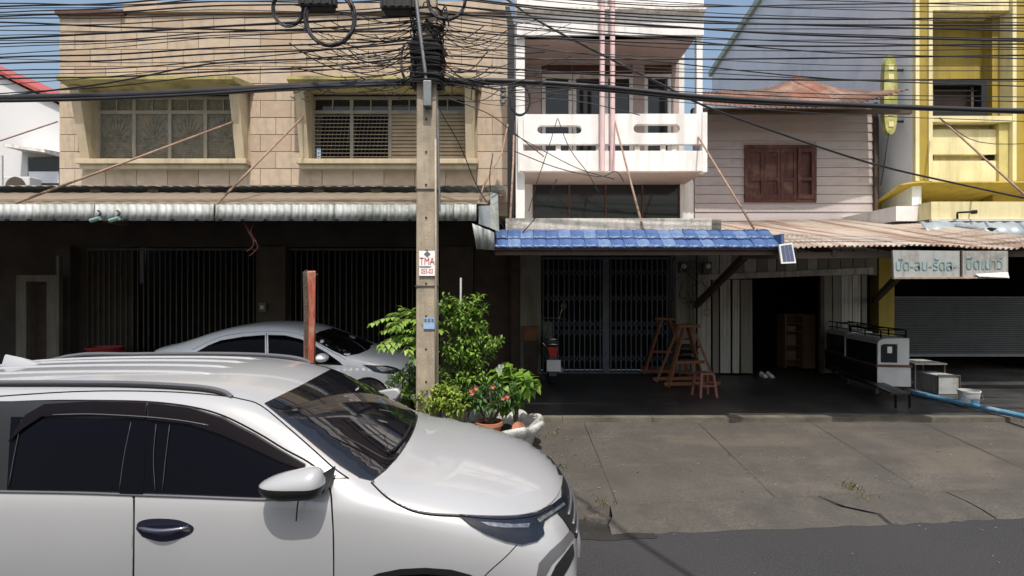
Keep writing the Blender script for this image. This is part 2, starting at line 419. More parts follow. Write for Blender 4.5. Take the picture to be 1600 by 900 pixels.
while z < 8.0:
    h = min(rh, 8.08-z)
    x = XL-.32*(row % 2)
    while x < XR-.02:
        segs = [(max(x, XL), min(x+.64, XR))]
        for (hx0, hx1, hz0, hz1) in holes:
            if z+h > hz0+.03 and z < hz1-.03:
                ns = []
                for (a, e) in segs:
                    if e <= hx0 or a >= hx1: ns.append((a, e))
                    else:
                        if a < hx0: ns.append((a, hx0))
                        if e > hx1: ns.append((hx1, e))
                segs = ns
        for (a, e) in segs:
            if e-a > .06:
                inst('stone_block', random.choice([blkme, blkme, blkme2, blkme3]), bld, ((a+e)/2, YB+.02, z+h/2), (e-a-.004, .020+random.uniform(0,.006), h-.004))
        x += .64
    z += rh; row += 1
b = MB(); b.box(XL-.04, -8.0, YB-.07, YB+.3, 8.03, 8.13); b.build('coping', m_brown, bld)
b = MB(); b.box(-8.0, XR+.02, YB-.06, YB+.3, 8.09, 8.3); b.build('coping', m_beige, bld)
# hoods, fins, sills and windows
def beige_window(x0, x1, open_left):
    z0, z1 = 5.05, 6.40
    hx0, hx1 = x0-.2, x1+.16
    b = MB()
    b.hexa([(hx0-.05,YB-.62,6.47),(hx1+.05,YB-.62,6.47),(hx1+.16,YB,6.43),(hx0-.16,YB,6.43)],
           [(hx0-.05,YB-.62,6.54),(hx1+.05,YB-.62,6.54),(hx1+.16,YB,6.62),(hx0-.16,YB,6.62)])
    b.build('window_hood', m_olivehood, bld, recalc=True)
    for s, xx in ((-1, x0), (1, x1)):
        f = MB(); xa, xb = (xx-.19, xx-.005) if s < 0 else (xx+.005, xx+.19)
        f.hexa([(xa,YB-.12,z0-.02),(xb,YB-.12,z0-.02),(xb,YB+.3,z0-.02),(xa,YB+.3,z0-.02)],
               [(xa,YB-.40,6.44),(xb,YB-.40,6.44),(xb,YB+.3,6.44),(xa,YB+.3,6.44)])
        f.build('side_fin', m_cream, bld, recalc=True)
    b = MB(); b.box(x0-.24, x1+.26, YB-.2, YB+.06, 4.93, 5.03); b.box(x0-.2, x1+.22, YB-.14, YB+.06, 4.84, 4.928)
    b.build('sill', m_cream, bld, bevel=.012)
    win = MB(); n = 4; wy = YB+.12
    ww = (x1-x0)/n; fr = .035
    for i in range(n+1): win.box(x0+ww*i-fr, x0+ww*i+fr, wy-.03, wy+.05, z0, z1)
    win.box(x0, x1, wy-.028, wy+.048, z0, z0+.06); win.box(x0, x1, wy-.028, wy+.048, z1-.06, z1); win.box(x0, x1, wy-.028, wy+.048, z1-.36, z1-.29)
    for i in range(n): win.box(x0+ww*(i+.5)-.012, x0+ww*(i+.5)+.012, wy-.02, wy+.04, z1-.29, z1-.06)
    wo_ = win.build('window', m_winframe, bld)
    for i in range(n):
        xa, xb = x0+ww*i+fr, x0+ww*(i+1)-fr
        MB().box(xa, xb, wy+.01, wy+.02, z1-.29, z1-.06).build('pane', m_glassd if open_left is not None else m_glassf, wo_)
        zt = z1-.36
        if open_left is None:
            MB().box(xa, xb, wy+.01, wy+.025, z0+.06, zt).build('pane', m_glassf, wo_)
            g = MB()
            for k in range(-4, 5):       # fan-shaped grille behind the sash
                g.bar(((xa+xb)/2+.06*math.sin(k*.33), wy+.004, z0+.45+.1*math.cos(k*.33)), ((xa+xb)/2+.28*math.sin(k*.33), wy+.004, z0+.42+.50*math.cos(k*.33)), .008)
            for k in range(9): g.bar((xa, wy+.003, z0+.1+.05*k), (xb, wy+.003, z0+.1+.05*k), .007)
            tag(g.build('grille', m_grille, wo_), kind='stuff')
        else:
            opened = i < open_left
            if opened: MB().box(xa, xb, wy+.3, wy+.31, z0, zt).build('pane', m_dark, wo_)  # black sheet painted as the unlit room behind the open slats
            g = MB(); k = 12; pitch = (zt-z0-.06)/k
            for j in range(k):
                zz = z0+.06+pitch*(j+.5)
                if opened: g.hexa([(xa,wy-.05,zz-.022),(xb,wy-.05,zz-.022),(xb,wy+.06,zz+.012),(xa,wy+.06,zz+.012)],
                                  [(xa,wy-.05,zz-.008),(xb,wy-.05,zz-.008),(xb,wy+.06,zz+.026),(xa,wy+.06,zz+.026)])
                else: g.hexa([(xa,wy-.02,zz-pitch*.5),(xb,wy-.02,zz-pitch*.5),(xb,wy-.005,zz-pitch*.5),(xa,wy-.005,zz-pitch*.5)],
                             [(xa,wy+.012,zz+pitch*.5),(xb,wy+.012,zz+pitch*.5),(xb,wy+.026,zz+pitch*.5),(xa,wy+.026,zz+pitch*.5)])
            tag(g.build('louvre_slats', m_louvre, wo_, recalc=True), kind='stuff')
            if opened:
                g = MB()
                for q in range(9): g.bar((xa+(xb-xa)*q/9, wy-.07, z0+.03), (xa+(xb-xa)*(q+1.4)/9, wy-.07, zt), .005)
                tag(g.build('window_bars', m_steel, wo_), kind='stuff')
    MB().box(x0, x1, YB+.6, YB+.62, z0-.1, z1+.1).build('window_backing', m_dark, wo_)  # near-black backing, the room's shade put into its colour
beige_window(-8.64, -5.66, None)
beige_window(-4.15, -.95, 2)
# ground floor of the beige building
YG = 12.3
b = MB()
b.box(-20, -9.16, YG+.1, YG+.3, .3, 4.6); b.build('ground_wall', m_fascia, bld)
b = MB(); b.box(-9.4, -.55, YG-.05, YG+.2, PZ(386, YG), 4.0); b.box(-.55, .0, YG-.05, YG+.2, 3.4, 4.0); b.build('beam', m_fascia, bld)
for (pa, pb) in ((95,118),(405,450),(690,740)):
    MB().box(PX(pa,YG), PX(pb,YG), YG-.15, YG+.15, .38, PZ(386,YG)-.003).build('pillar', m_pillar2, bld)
MB().box(PX(740,YG)+.01, PX(800,YG)-.02, YG, YG+.1, .4, 3.4).build('side_panel', m_woodd, bld)
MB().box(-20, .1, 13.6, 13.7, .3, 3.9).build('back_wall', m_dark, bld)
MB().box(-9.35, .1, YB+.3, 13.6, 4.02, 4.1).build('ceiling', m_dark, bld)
def bar_gate(x0, x1, z0, z1, y, pitch, mat, lattice=False, mid=None):
    g = thing('folding_gate', ((x0+x1)/2, y, z0), '', 'gate')
    b = MB(); n = int((x1-x0)/pitch)
    for i in range(n+1):
        xx = x0+(x1-x0)*i/n; j = random.uniform(-.012, .012)
        b.box(xx+j-.011, xx+j+.011, y-.015, y+.015, z0, z1)
    tag(b.build('gate_bars', mat, g), kind='stuff')
    MB().box(x0-.03, x1+.03, y-.03, y+.03, z1, z1+.05).build('top_track', mat, g); MB().box(x0-.03, x1+.03, y-.02, y+.02, z0-.02, z0+.01).build('floor_track', mat, g)
    if lattice:
        b = MB()
        for zc in (z0+.33, z0+.95, z0+1.15, z0+1.75, z0+2.35):
            for i in range(n):
                xa, xb = x0+(x1-x0)*i/n, x0+(x1-x0)*(i+1)/n
                if mid and mid[0]-.05 < xa < mid[1]: continue
                b.bar((xa, y-.02, zc-.09), (xb, y-.02, zc+.09), .012, .006, (0,1,0)); b.bar((xa, y-.026, zc+.09), (xb, y-.026, zc-.09), .012, .006, (0,1,0))
        tag(b.build('lattice', mat, g), kind='stuff')
    if mid: MB().box(mid[0], mid[1], y-.04, y+.02, z0, z1).build('lock_stile', mat, g)
    return g
g1 = bar_gate(PX(135,YG), PX(404,YG), .42, PZ(388,YG)-.05, YG+.05, .13, m_gate); g1['label'] = 'dark folding steel gate behind the red tub, left shop bay'; g1['group'] = 'folding shop gates'
g2 = bar_gate(PX(452,YG), PX(688,YG), .42, PZ(388,YG)-.05, YG+.05, .13, m_gate); g2['label'] = 'dark folding steel gate behind the silver sedan'; g2['group'] = 'folding shop gates'
# small plates, switch boxes on the pillar between the gates
t = thing('switch_box', P(411,480,YG-.16), 'small pale switch box on the pillar between the dark gates', 'switch box')
MB().box(PX(405,12.1), PX(416,12.1), 12.07, 12.14, PZ(487,12.1), PZ(473,12.1)).build('box', m_pillar, t, bevel=.008)
MB().box(PX(408,12.1), PX(413,12.1), 12.055, 12.069, PZ(483,12.1), PZ(477,12.1)).build('switch', m_plasticw, t)
# door frame of the left shop bay
t = thing('door_frame', (PX(62,11.9), 11.9, .4), 'pale worn door frame standing open at the far left shop bay', 'door frame')
for (pa, pb) in ((28,44),(76,92)):
    MB().box(PX(pa,11.9), PX(pb,11.9), 11.85, 11.95, .4, PZ(440,11.9)).build('jamb', m_plank, t)
MB().box(PX(28,11.9), PX(92,11.9), 11.86, 11.94, PZ(440,11.9), PZ(430,11.9)).build('lintel', m_plank, t)
MB().box(PX(44,11.9), PX(76,11.9), 12.1, 12.12, .4, PZ(446,11.9)).build('door_leaf', m_woodd, t)
MB().box(PX(92,11.9)+.03, PX(96,11.9)+.03, 11.8, 11.9, .4, PZ(400,11.9)).build('conduit', m_pillar, t)
t = thing('red_tub', (PX(164,11.6), 11.6, .4), 'dark red plastic tub by the left folding gate', 'tub')
b = MB(); q = PX(191,11.6)-PX(164,11.6)
b.lathe((PX(164,11.6), 11.6, .41), [(q*.75,0),(q*.82,.02),(q*.98,.6),(q*1.03,.62),(q*1.03,.66),(q*.95,.66),(q*.78,.05)], 20, 1, .7); b.build('tub', m_redpl, t, smooth='auto')
for s_ in (-1, 1): MB().tube(smoothpts([(PX(164,11.6)+s_*q*1.0, 11.5, 1.0),(PX(164,11.6)+s_*q*1.14, 11.6, .97),(PX(164,11.6)+s_*q*1.0, 11.7, 1.0)]), .015).build('handle', m_redpl, t, smooth=True)

# ------------------------------------------------------------------ corrugated awning on the beige building
def corr(x0, x1, prof, pitch, amp, mat, name, parent, along='x', trap=False, bow=None):
    """sheet corrugated across x, following the profile [(y,z),...]"""
    n = max(2, int((x1-x0)/pitch*6)); vs = []; fs = []
    m_ = len(prof)
    for i in range(n+1):
        x = x0+(x1-x0)*i/n; ph = (x/pitch) % 1.0
        if trap: o = amp*(1 if ph < .3 else (.0 if ph > .5 and ph < .8 else .5))
        else: o = amp*math.sin(ph*2*math.pi)
        for k, (y, z) in enumerate(prof):
            a = prof[max(k-1,0)]; c = prof[min(k+1,m_-1)]
            dy, dz = c[0]-a[0], c[1]-a[1]; l = math.hypot(dy, dz) or 1
            nx, nz = -dz/l, dy/l
            bz = bow(x, y) if bow else 0
            vs.append((x, y+nx*o, z+nz*o+bz))
    for i in range(n):
        for k in range(m_-1):
            a = i*m_+k; fs.append((a, a+m_, a+m_+1, a+1))
    o = MB().add(vs, fs).build(name, mat, parent, smooth=True)
    sm = o.modifiers.new('thickness', 'SOLIDIFY'); sm.thickness = .004
    return o
aw = thing('corrugated_awning', (-4.2, 8.5, 3.4), 'long grey corrugated awning over the dark left shops', 'awning')
x = -17.0; k = 0
while x < -.5:
    x1 = min(x+1.62, -.48)
    dy = random.uniform(-.012, .012)
    corr(x, x1-.006, [(6.95+dy, PZ(345,6.95)), (6.96+dy, PZ(319,6.95))], .10, .013, m_zinc, 'fascia_sheet', aw)
    x = x1
x = -17.0
while x < -.4:
    x1 = min(x+1.2, -.36)
    corr(x, x1+.02, [(6.98, PZ(318.5,6.98)), (7.8, 3.75), (8.7, PZ(301,8.7))], .25, .004, m_tanroof, 'roof_sheet', aw)
    x = x1
x = -17.0
while x < -.16:
    x1 = min(x+1.1, -.15)
    corr(x, x1+.02, [(8.65+random.uniform(-.02,.02), PZ(291,8.65)), (9.6, 4.24), (10.59, 4.33)]+([(12.6, 4.5)] if x < -9.2 else []), .19, .014, m_zinc, 'top_sheet', aw, trap=True)  # far-left sheets reach further back, added to block light from above
    x = x1
b = MB()
for i in range(22): 
    xx = PX(10+37*i+random.uniform(-2,2), 6.93)
    if xx < -.5: b.lathe((xx, 6.925, PZ(345,6.925)-.005), [(.015,-.012),(.028,0),(.02,.028)], 7)
tag(b.build('edge_bolts', m_gap, aw), kind='stuff')
b = MB()
for xx in [-10.5+1.25*i for i in range(9)]:
    b.bar((xx, 7.1, 3.46), (xx, 12.25, 4.0), .06, .08)
b.bar((-17, 7.08, 3.40), (-.6, 7.08, 3.40), .05, .07); b.bar((-17, 9.0, 3.66), (-.6, 9.0, 3.66), .05, .07)
b.build('frame_beams', m_woodd, aw)
for px in (150, 240, 322, 498, 588):
    b = MB(); b.box(PX(px,8.8)-.09, PX(px,8.8)+.09, 8.78, 8.86, 4.02, 4.10); b.build('bracket', m_tanroof, aw)
# blocked end panels by the pole, torn sheet
t = thing('sheet_flap', P(765,350,7.35), 'bent zinc flap and pale blue panel closing the right end of the long awning', 'metal flap')
MB().add([P(748,322,6.97),P(766,321,6.97),P(766,356,6.97),P(748,350,6.97)], [(0,3,2,1)]).build('blue_panel', m_zincblue, t).modifiers.new('t','SOLIDIFY').thickness = .01
MB().add([P(766,300,7.2),P(778,303,7.15),P(780,362,7.05),P(766,356,6.98)], [(0,3,2,1)]).build('upright_sheet', m_zinc, t).modifiers.new('t','SOLIDIFY').thickness = .01
vs = []; fs = []
for i in range(9):
    u = i/8
    a = P(738+34*u, 349+14*u, 6.93); c = P(745+28*u, 389+2*u, 7.0)
    o = Vector((0, .03*math.sin(u*14), 0)); vs += [a+o, (a+c)/2+o*1.3, c+o]
for i in range(8):
    for k in range(2): q = i*3+k; fs.append((q, q+1, q+4, q+3))
MB().add(vs, fs).build('torn_sheet', m_zinc, t, smooth=True).modifiers.new('t','SOLIDIFY').thickness = .005
# two green hose nozzles / pipes on the awning edge
t = thing('pipe_clamp', P(150,338,7.25), 'pair of dull green pipe stubs hanging on the long awning edge', 'pipe')
for px in (149, 179):
    MB().tube([P(px-7,345,6.91), P(px+7,341,6.90)], .03, 8).build('pipe_stub', M('green_pvc', (.2,.3,.26), .5), t, smooth='auto')
    MB().tube(smoothpts([P(px+3,340,6.90), P(px+8,333,6.91), P(px+4,329,6.93)]), .012, 6).build('hook', m_cable, t, smooth=True)
# rods staying the awnings
def rod(pts, label, r=.018, mat=None):
    o = MB().tube(pts, r, 7).build('awning_stay', mat or m_rod, None, smooth=True)
    return tag(o, label, 'stay rod', 'stay rods holding the awnings')
rod([P(371,188,YB-.15), P(15,321,7.0)], 'long tan stay rod slanting across the left beige window down to the awning')
rod([P(478,178,YB-.1), P(337,320,7.0)], 'tan stay rod in front of the beige wall between its two windows')
rod([P(90,190,15.5), P(-60,240,13.5)], 'thin tan rod at the far left in front of the white house', .022)
rod([P(797,178,10.2), P(784,240,9.0), P(755,292,8.0), P(747,320,7.05)], 'bent rusty rod beside the dark corner post', .014)
rod([P(803,190,10.2), P(802,250,9.3), P(797,345,7.9)], 'pale upright rod at the left edge of the white balcony', .02)
rod([P(960,188,10.3), P(1005,358,7.65)], 'tan stay rod crossing the middle of the white balcony')
rod([P(1091,214,10.3), P(1178,357,7.65)], 'tan stay rod crossing the grey boarded wall beside the balcony')
rod([P(1468,184,10.7), P(1640,340,8.0)], 'tan stay rod in front of the yellow building')
# drooping red-brown aerial wires under awning
t = thing('loose_wires', P(393,360,7.2), 'loose reddish wires dangling under the awning edge', 'wires')
for pp in ([(381,347),(388,362),(396,376),(394,386),(385,393)], [(396,350),(392,362),(400,378),(402,388),(390,400)], [(384,352),(391,364),(397,380)]):
    MB().tube(smoothpts([P(a,c,7.2) for a, c in pp]), .008, 5).build('wire', M('red_wire', (.18,.06,.05), .6), t, smooth=True)

# ================================================================== FAR LEFT WHITE HOUSE
YF = 16.0
t = thing('white_house', (PX(30,YF)-3, YF+2, .3), 'white house with a red sloping roof edge behind the far left awning', 'building')
zr = lambda px: 120+ (px-0)*.5
b = MB()
xe = PX(100, YF); xw = PX(-170, YF)
b.prism([(xw,YF,0),(xe,YF,0),(xe,YF,PZ(168,YF)),(xw,YF,PZ(35,YF))], (0,6,0)); b.build('wall', M('far_white_wall', (.62,.62,.63), .8, .06, .6, .08), t, recalc=True)
b = MB(); a0 = Vector((xw,YF-.15,PZ(34,YF))); a1 = Vector((xe+.2,YF-.15,PZ(168,YF)))
b.prism([a0,a1,a1+Vector((0,0,.11)),a0+Vector((0,0,.11))], (0,6.4,0)); b.build('roof_edge', M('red_verge', (.36,.07,.06), .6), t, recalc=True)
wn = MB().box(PX(46,YF), PX(95,YF), YF-.06, YF+.02, PZ(288,YF), PZ(246,YF)).build('window', m_pillar, t)
MB().box(PX(49,YF), PX(95,YF), YF-.09, YF-.061, PZ(268,YF), PZ(249,YF)).build('pane', m_glassd, wn)
MB().box(PX(49,YF), PX(95,YF), YF-.09, YF-.061, PZ(287,YF), PZ(269,YF)).build('lower_panel', m_bluewall, wn)
b = MB(); b.hexa([(PX(35,YF),YF-.6,PZ(237,YF)),(PX(97,YF),YF-.6,PZ(246,YF)),(PX(97,YF),YF,PZ(246,YF)),(PX(35,YF),YF,PZ(237,YF))],
                 [(PX(35,YF),YF-.6,PZ(233,YF)),(PX(97,YF),YF-.6,PZ(241,YF)),(PX(97,YF),YF,PZ(238,YF)),(PX(35,YF),YF,PZ(230,YF))]); b.build('window_canopy', m_peel, t, recalc=True)
t = thing('air_conditioner', P(20,285,15.4), 'white outdoor air conditioner unit at the far left above the awning', 'air conditioner')
MB().box(PX(5,15.3), PX(46,15.3), 15.3, 15.7, PZ(302,15.3), PZ(276,15.3)).build('casing', m_plasticw, t, bevel=.02)
MB().lathe((0,0,0), [(.23,0),(.30,0),(.30,.03),(.23,.03)], 20).build('fan_ring', m_pillar2, t, smooth='auto', local=True).matrix_local = Matrix.Translation(Vector((PX(25,15.3)-t.location.x,15.3-t.location.y-.0,PZ(292,15.3)-t.location.z))) @ Matrix.Rotation(R(90),4,'X')
MB().bar(P(3,243,15.5), P(3,300,15.5), .05).build('bracket', m_plasticw, t)

# ================================================================== WHITE BALCONY SHOPHOUSE (centre)
wb = thing('white_shophouse', (2.2, 11.5, .35), 'narrow white shophouse with a balcony and two pink pipes above the blue tiled canopy', 'building')
YF2, YBk = 10.4, 11.7
xa, xb = PX(813,YF2), PX(1096,YF2)
# side walls and upper storeys
b = MB()
b.box(PX(806,YF2), xa+.09, YF2+.05, 20, 3.4, 12)
b.box(xb-.03, xb+.09, YBk, 20, 3.4, 12)
b.box(xb-.09, xb+.03, YF2+.02, YF2+.14, PZ(180,YF2), 12)      # corner column at the right
b.build('side_wall', m_white, wb)
b = MB(); b.box(xa-.07, xb+.03, YF2-.05, YF2+.14, PZ(58,YF2)+.02, 8.9); b.build('upper_parapet', m_white, wb)
b = MB(); b.box(xa+.09, xb-.09, YF2+.0, YBk+.05, PZ(58,YF2)+.02, PZ(58,YF2)+.14); b.build('balcony_soffit', m_pinkwall, wb)
b = MB(); b.hexa([(xa-.07,YF2-.16,7.98),(xb+.04,YF2-.16,7.98),(xb+.04,YF2-.05,7.94),(xa-.07,YF2-.05,7.94)],[(xa-.07,YF2-.16,8.03),(xb+.04,YF2-.16,8.03),(xb+.04,YF2-.05,8.03),(xa-.07,YF2-.05,8.03)]); b.build('ledge', m_peel, wb)
zt_, zb_ = PZ(90,YBk), PZ(300,YBk)
b = MB(); b.box(xa+.09, PX(846,YBk), YBk, YBk+.15, zb_, 8); b.box(PX(1050,YBk), xb-.03, YBk, YBk+.15, zb_, 8)
b.box(PX(846,YBk), PX(1050,YBk), YBk, YBk+.15, PZ(92,YBk), 8); b.box(PX(846,YBk), PX(1050,YBk), YBk, YBk+.15, zb_, 5.35)
b.box(PX(989,YBk), PX(1007,YBk), YBk, YBk+.149, 5.35, PZ(92,YBk)); b.build('balcony_back_wall', m_pinkwall, wb)
for (p0, p1) in ((847,894),(895,942),(945,989),(1007,1049)):
    f = MB(); x0, x1 = PX(p0,YBk), PX(p1,YBk); z0, z1 = 5.36, PZ(93,YBk); zm = PZ(122,YBk)
    f.box(x0, x0+.08, YBk+.0, YBk+.08, z0, zm); f.box(x1-.08, x1, YBk+.0, YBk+.08, z0, zm)
    f.box(x0, x1, YBk-.01, YBk+.08, zm, zm+.09); f.box(x0+.08, x1-.08, YBk, YBk+.08, z0, z0+.15)
    fo = f.build('window', m_white if p0 != 895 else m_peel, wb)
    MB().box(x0+.02, x1-.02, YBk+.05, YBk+.06, zm+.09, z1).build('transom_pane', m_brown, fo)
    MB().box(x0+.08, x1-.08, YBk+.05, YBk+.06, z0+.15, zm).build('pane', m_glassd, fo)
    MB().box(x0+.1, x1-.1, YBk+.2, YBk+.21, z0+.15, zm).build('window_backing', m_brown, fo)
MB().box(xa, xb, YBk+.5, YBk+.52, 3.5, 8).build('room_wall', m_dark, wb)
# balcony parapet with slots
def slot_panel(x0, x1, z0, z1, sx0, sx1, sz0, sz1, y0, y1):
    bm = bmesh.new(); n = 8; r = (sz1-sz0)/2; zc = (sz0+sz1)/2
    inner = [(sx1-r+r*math.sin(math.pi*i/n), zc+r*math.cos(math.pi*i/n)) for i in range(n+1)]+[(sx0+r-r*math.sin(math.pi*i/n), zc-r*math.cos(math.pi*i/n)) for i in range(n+1)]
    outer = [(x0,z0),(x1,z0),(x1,z1),(x0,z1)]
    iv = [bm.verts.new((x,y0,z)) for x, z in inner]; ov = [bm.verts.new((x,y0,z)) for x, z in outer]
    for l in (iv, ov):
        for i in range(len(l)): bm.edges.new((l[i], l[(i+1) % len(l)]))
    bmesh.ops.triangle_fill(bm, use_beauty=True, edges=bm.edges[:])
    r_ = bmesh.ops.extrude_face_region(bm, geom=bm.faces[:])
    bmesh.ops.translate(bm, verts=[g for g in r_['geom'] if isinstance(g, bmesh.types.BMVert)], vec=(0, y1-y0, 0))
    bmesh.ops.recalc_face_normals(bm, faces=bm.faces)
    me = bpy.data.meshes.new('balcony_panel'); bm.to_mesh(me); bm.free(); me.materials.append(m_white)
    return inst('balcony_panel', me, wb, wloc(wb)*0)
def fixpanel(o):
    o.location = -wloc(wb)
    return o
Z1, Z2, Z3, Z4 = PZ(181,YF2), PZ(227,YF2), PZ(238,YF2), PZ(269,YF2)
xm0, xm1 = PX(938,YF2), PX(960,YF2)
fixpanel(slot_panel(xa+.06, PX(938,YF2), Z2, Z1, PX(839,YF2), PX(908,YF2), PZ(211,YF2), PZ(198,YF2), YF2-.1, YF2+.02))
fixpanel(slot_panel(PX(938,YF2)+.004, xb-.02, Z2, Z1+.01, PX(988,YF2), PX(1060,YF2), PZ(210,YF2), PZ(196,YF2), YF2-.1, YF2+.02))
b = MB(); b.box(xa-.02, xb-.03, YF2-.12, YF2+.02, Z4, Z3); b.build('balcony_base', m_white, wb)
for px in (872, 935, 995, 1035, 1052): MB().box(PX(px,YF2)-.05, PX(px,YF2)+.05, YF2-.05, YF2+.01, Z3+.002, Z2-.002).build('baluster', m_peel, wb)
b = MB(); b.box(xb-.03, xb+.07, YF2-.13, YF2+.1, Z4-.02, Z1+.03); b.build('corner_post', m_white, wb)
b = MB(); b.box(xa-.02, xb+.06, YF2+.021, YBk+.14, Z4-.01, Z4+.16); b.build('balcony_floor', m_pinkwall, wb)
b = MB(); b.hexa([(xa-.05,YF2-.1,Z4-.02),(xa+.06,YF2-.1,Z4-.02),(xa+.06,YBk+.1,Z4-.02),(xa-.05,YBk+.1,Z4-.02)],[(xa-.05,YF2-.12,Z1),(xa+.05,YF2-.12,Z1),(xa+.05,YBk+.1,Z1),(xa-.05,YBk+.1,Z1)]); b.build('balcony_cheek', m_white, wb, recalc=True)
# pink downpipes
for px in (941, 957):
    tag(MB().tube([P(px,-30,YF2-.18), P(px,268,YF2-.18)], .052, 10).build('downpipe', m_pinkpipe, wb, smooth='auto'))
# mezzanine windows under the balcony
YM = 11.55; zm0, zm1 = PZ(342,YM), PZ(284,YM)
b = MB(); b.box(xa+.07, PX(832,YM), YM, YM+.2, 3.3, Z4+.05); b.box(PX(1063,YM), PX(1084,YM), YM, YM+.2, 3.3, Z4+.05); b.box(PX(832,YM), PX(1063,YM), YM, YM+.19, zm1, Z4+.05)
b.build('mezzanine_wall', m_white, wb)
f = MB()
for px in (832, 888.5, 945.5, 1003, 1061): f.box(PX(px,YM), PX(px+2.6,YM), YM+.03, YM+.1, zm0, zm1)
f.box(PX(832,YM), PX(1063,YM), YM+.032, YM+.1, zm1-.04, zm1-.003); fo = f.build('window', m_brown, wb)
for (p0, p1) in ((834.6,888.5),(891,945.5),(948,1003),(1005.6,1061)):
    MB().box(PX(p0,YM), PX(p1,YM), YM+.06, YM+.07, zm0, zm1-.04).build('pane', m_glassd, fo)
# canopy slab
b = MB(); b.box(PX(790,7.78), PX(1112,7.78), 7.78, 12.0, 3.26, PZ(341,7.78)); b.build('canopy_slab', m_peel, wb)
b = MB(); b.box(PX(1112,7.78)+.003, PX(1128,7.78), 7.80, 11.5, 3.26, PZ(343,7.78)); b.build('canopy_end', m_pillar, wb)
# ground floor
YW = 12.0
MB().box(-.02, PX(813,YW)-.003, YW-.05, YW+.3, .35, 3.8).build('gap_panel', m_woodd, wb)
MB().box(PX(813,YW), PX(845,YW), YW-.1, YW+.25, .4, 3.26).build('pillar', m_pillar, wb)
MB().box(PX(1054,YW), PX(1085,YW), YW-.1, YW+.25, .4, 3.26).build('pillar', m_pillar, wb)
MB().box(PX(845,YW)+.002, PX(1054,YW)-.002, YW-.08, YW+.1, PZ(399.5,YW), 3.255).build('sign_board', M('cream_board', (.16,.12,.09), .8, .15), wb)
# red block letters on the board: their tops hide behind the tiles
lp = [(852,858,0),(861,880,1),(884,905,2),(909,929,3),(932,952,4),(957,981,2),(989,998,0),(1001,1022,2),(1025,1047,3)]
for (p0, p1, kd) in lp:
    b = MB(); x0, x1 = PX(p0,YW-.1), PX(p1,YW-.1); z0 = PZ(397.5,YW-.1); z1 = z0+.36; w_ = (x1-x0); s_ = .055
    if kd == 0: b.box(x0, x1, YW-.12, YW-.08, z0, z1)
    elif kd == 1: b.box(x0,x0+s_*1.6,YW-.12,YW-.08,z0,z1); b.box(x0+s_*1.6,x1,YW-.12,YW-.08,z0,z0+.12); b.box(x1-s_*1.4,x1,YW-.12,YW-.08,z0+.12,z1)
    elif kd == 2: b.box(x0,x1,YW-.12,YW-.08,z0,z0+.16); b.box(x0,x0+s_*1.5,YW-.12,YW-.08,z0+.16,z1); b.box(x0+s_*1.5,x1,YW-.12,YW-.08,z1-.1,z1)
    elif kd == 3: b.box(x0,x1,YW-.12,YW-.08,z0,z0+.08); b.box(x0,x0+w_*.38,YW-.12,YW-.08,z0+.08,z1); b.box(x1-w_*.38,x1,YW-.12,YW-.08,z0+.08,z1)
    else: b.box(x0,x0+w_*.4,YW-.12,YW-.08,z0,z1); b.box(x0+w_*.4,x1,YW-.12,YW-.08,z0,z0+.07); b.box(x1-w_*.3,x1,YW-.12,YW-.08,z0+.07,z1)
    b.build('sign_letter', m_red, wb)
g3 = bar_gate(PX(849,YW), PX(1052,YW), .41, PZ(401,YW)-.06, YW+.05, .118, m_gateblue, True, (PX(942,YW), PX(952,YW)))
g3['label'] = 'blue-grey folding lattice gate of the shop under the blue tiles'; g3['group'] = 'folding shop gates'
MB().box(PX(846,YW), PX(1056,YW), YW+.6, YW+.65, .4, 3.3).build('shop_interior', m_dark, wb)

# blue tile canopy lip
ti = thing('blue_tile_canopy', (PX(1000,7.1), 7.3, 3.0), 'strip of glossy blue roof tiles over the middle shop', 'canopy')
tw = (PX(1222,7.1)-PX(773,7.1))/22; tl = .27
def tile_mesh():
    vs = []; fs = []; n = 10; m_ = 5
    for i in range(n+1):
        u = i/n; x = (u-.5)*tw*1.06
        h = .026*math.exp(-((u-.1)/.075)**2)+.020*math.sin(max(0,(u-.16))/.84*math.pi)**.7 if u > .16 else .026*math.exp(-((u-.1)/.075)**2)
        for k in range(m_):
            v = k/(m_-1); vs.append((x, v*tl, h+(.018 if v < .12 else .0)*(1 if u>.0 else 0)*0))
    for i in range(n):
        for k in range(m_-1): a = i*m_+k; fs.append((a, a+m_, a+m_+1, a+1))
    n0 = len(vs); 
    for i in range(n+1): q = vs[i*m_]; vs.append((q[0], q[1]+.004, q[2]-.022))
    for i in range(n): fs.append((i*m_, n0+i, n0+i+1, (i+1)*m_))
    b = MB(); b.v = [Vector(v) for v in vs]; b.f = fs
    me = b.mesh('roof_tile'); me.materials.append(m_blue); me.polygons.foreach_set('use_smooth', [True]*len(me.polygons)); return me
tme = tile_mesh(); me2 = tme.copy(); me2.materials[0] = M('blue_tile_pale', (.10,.16,.30), .45, .3, 4, .08, 40, spec=.4, dirt=((.22,.25,.30), .7, 3))
sl = R(33)
for i in range(22):
    for r_ in range(2):
        xx = PX(773,7.1)+tw*(i+.5)
        yy = 7.08+r_*.215*math.cos(sl); zz = PZ(387,7.08)+r_*.215*math.sin(sl)+r_*.02
        o = inst('roof_tile', random.choice([tme, tme, me2]), ti, (xx+random.uniform(-.004,.004), yy, zz+random.uniform(-.004,.004)), rot=(sl+random.uniform(-.03,.03), random.uniform(-.015,.015), random.uniform(-.015,.015)))
b = MB(); x0, x1 = PX(773,7.1), PX(1222,7.1)
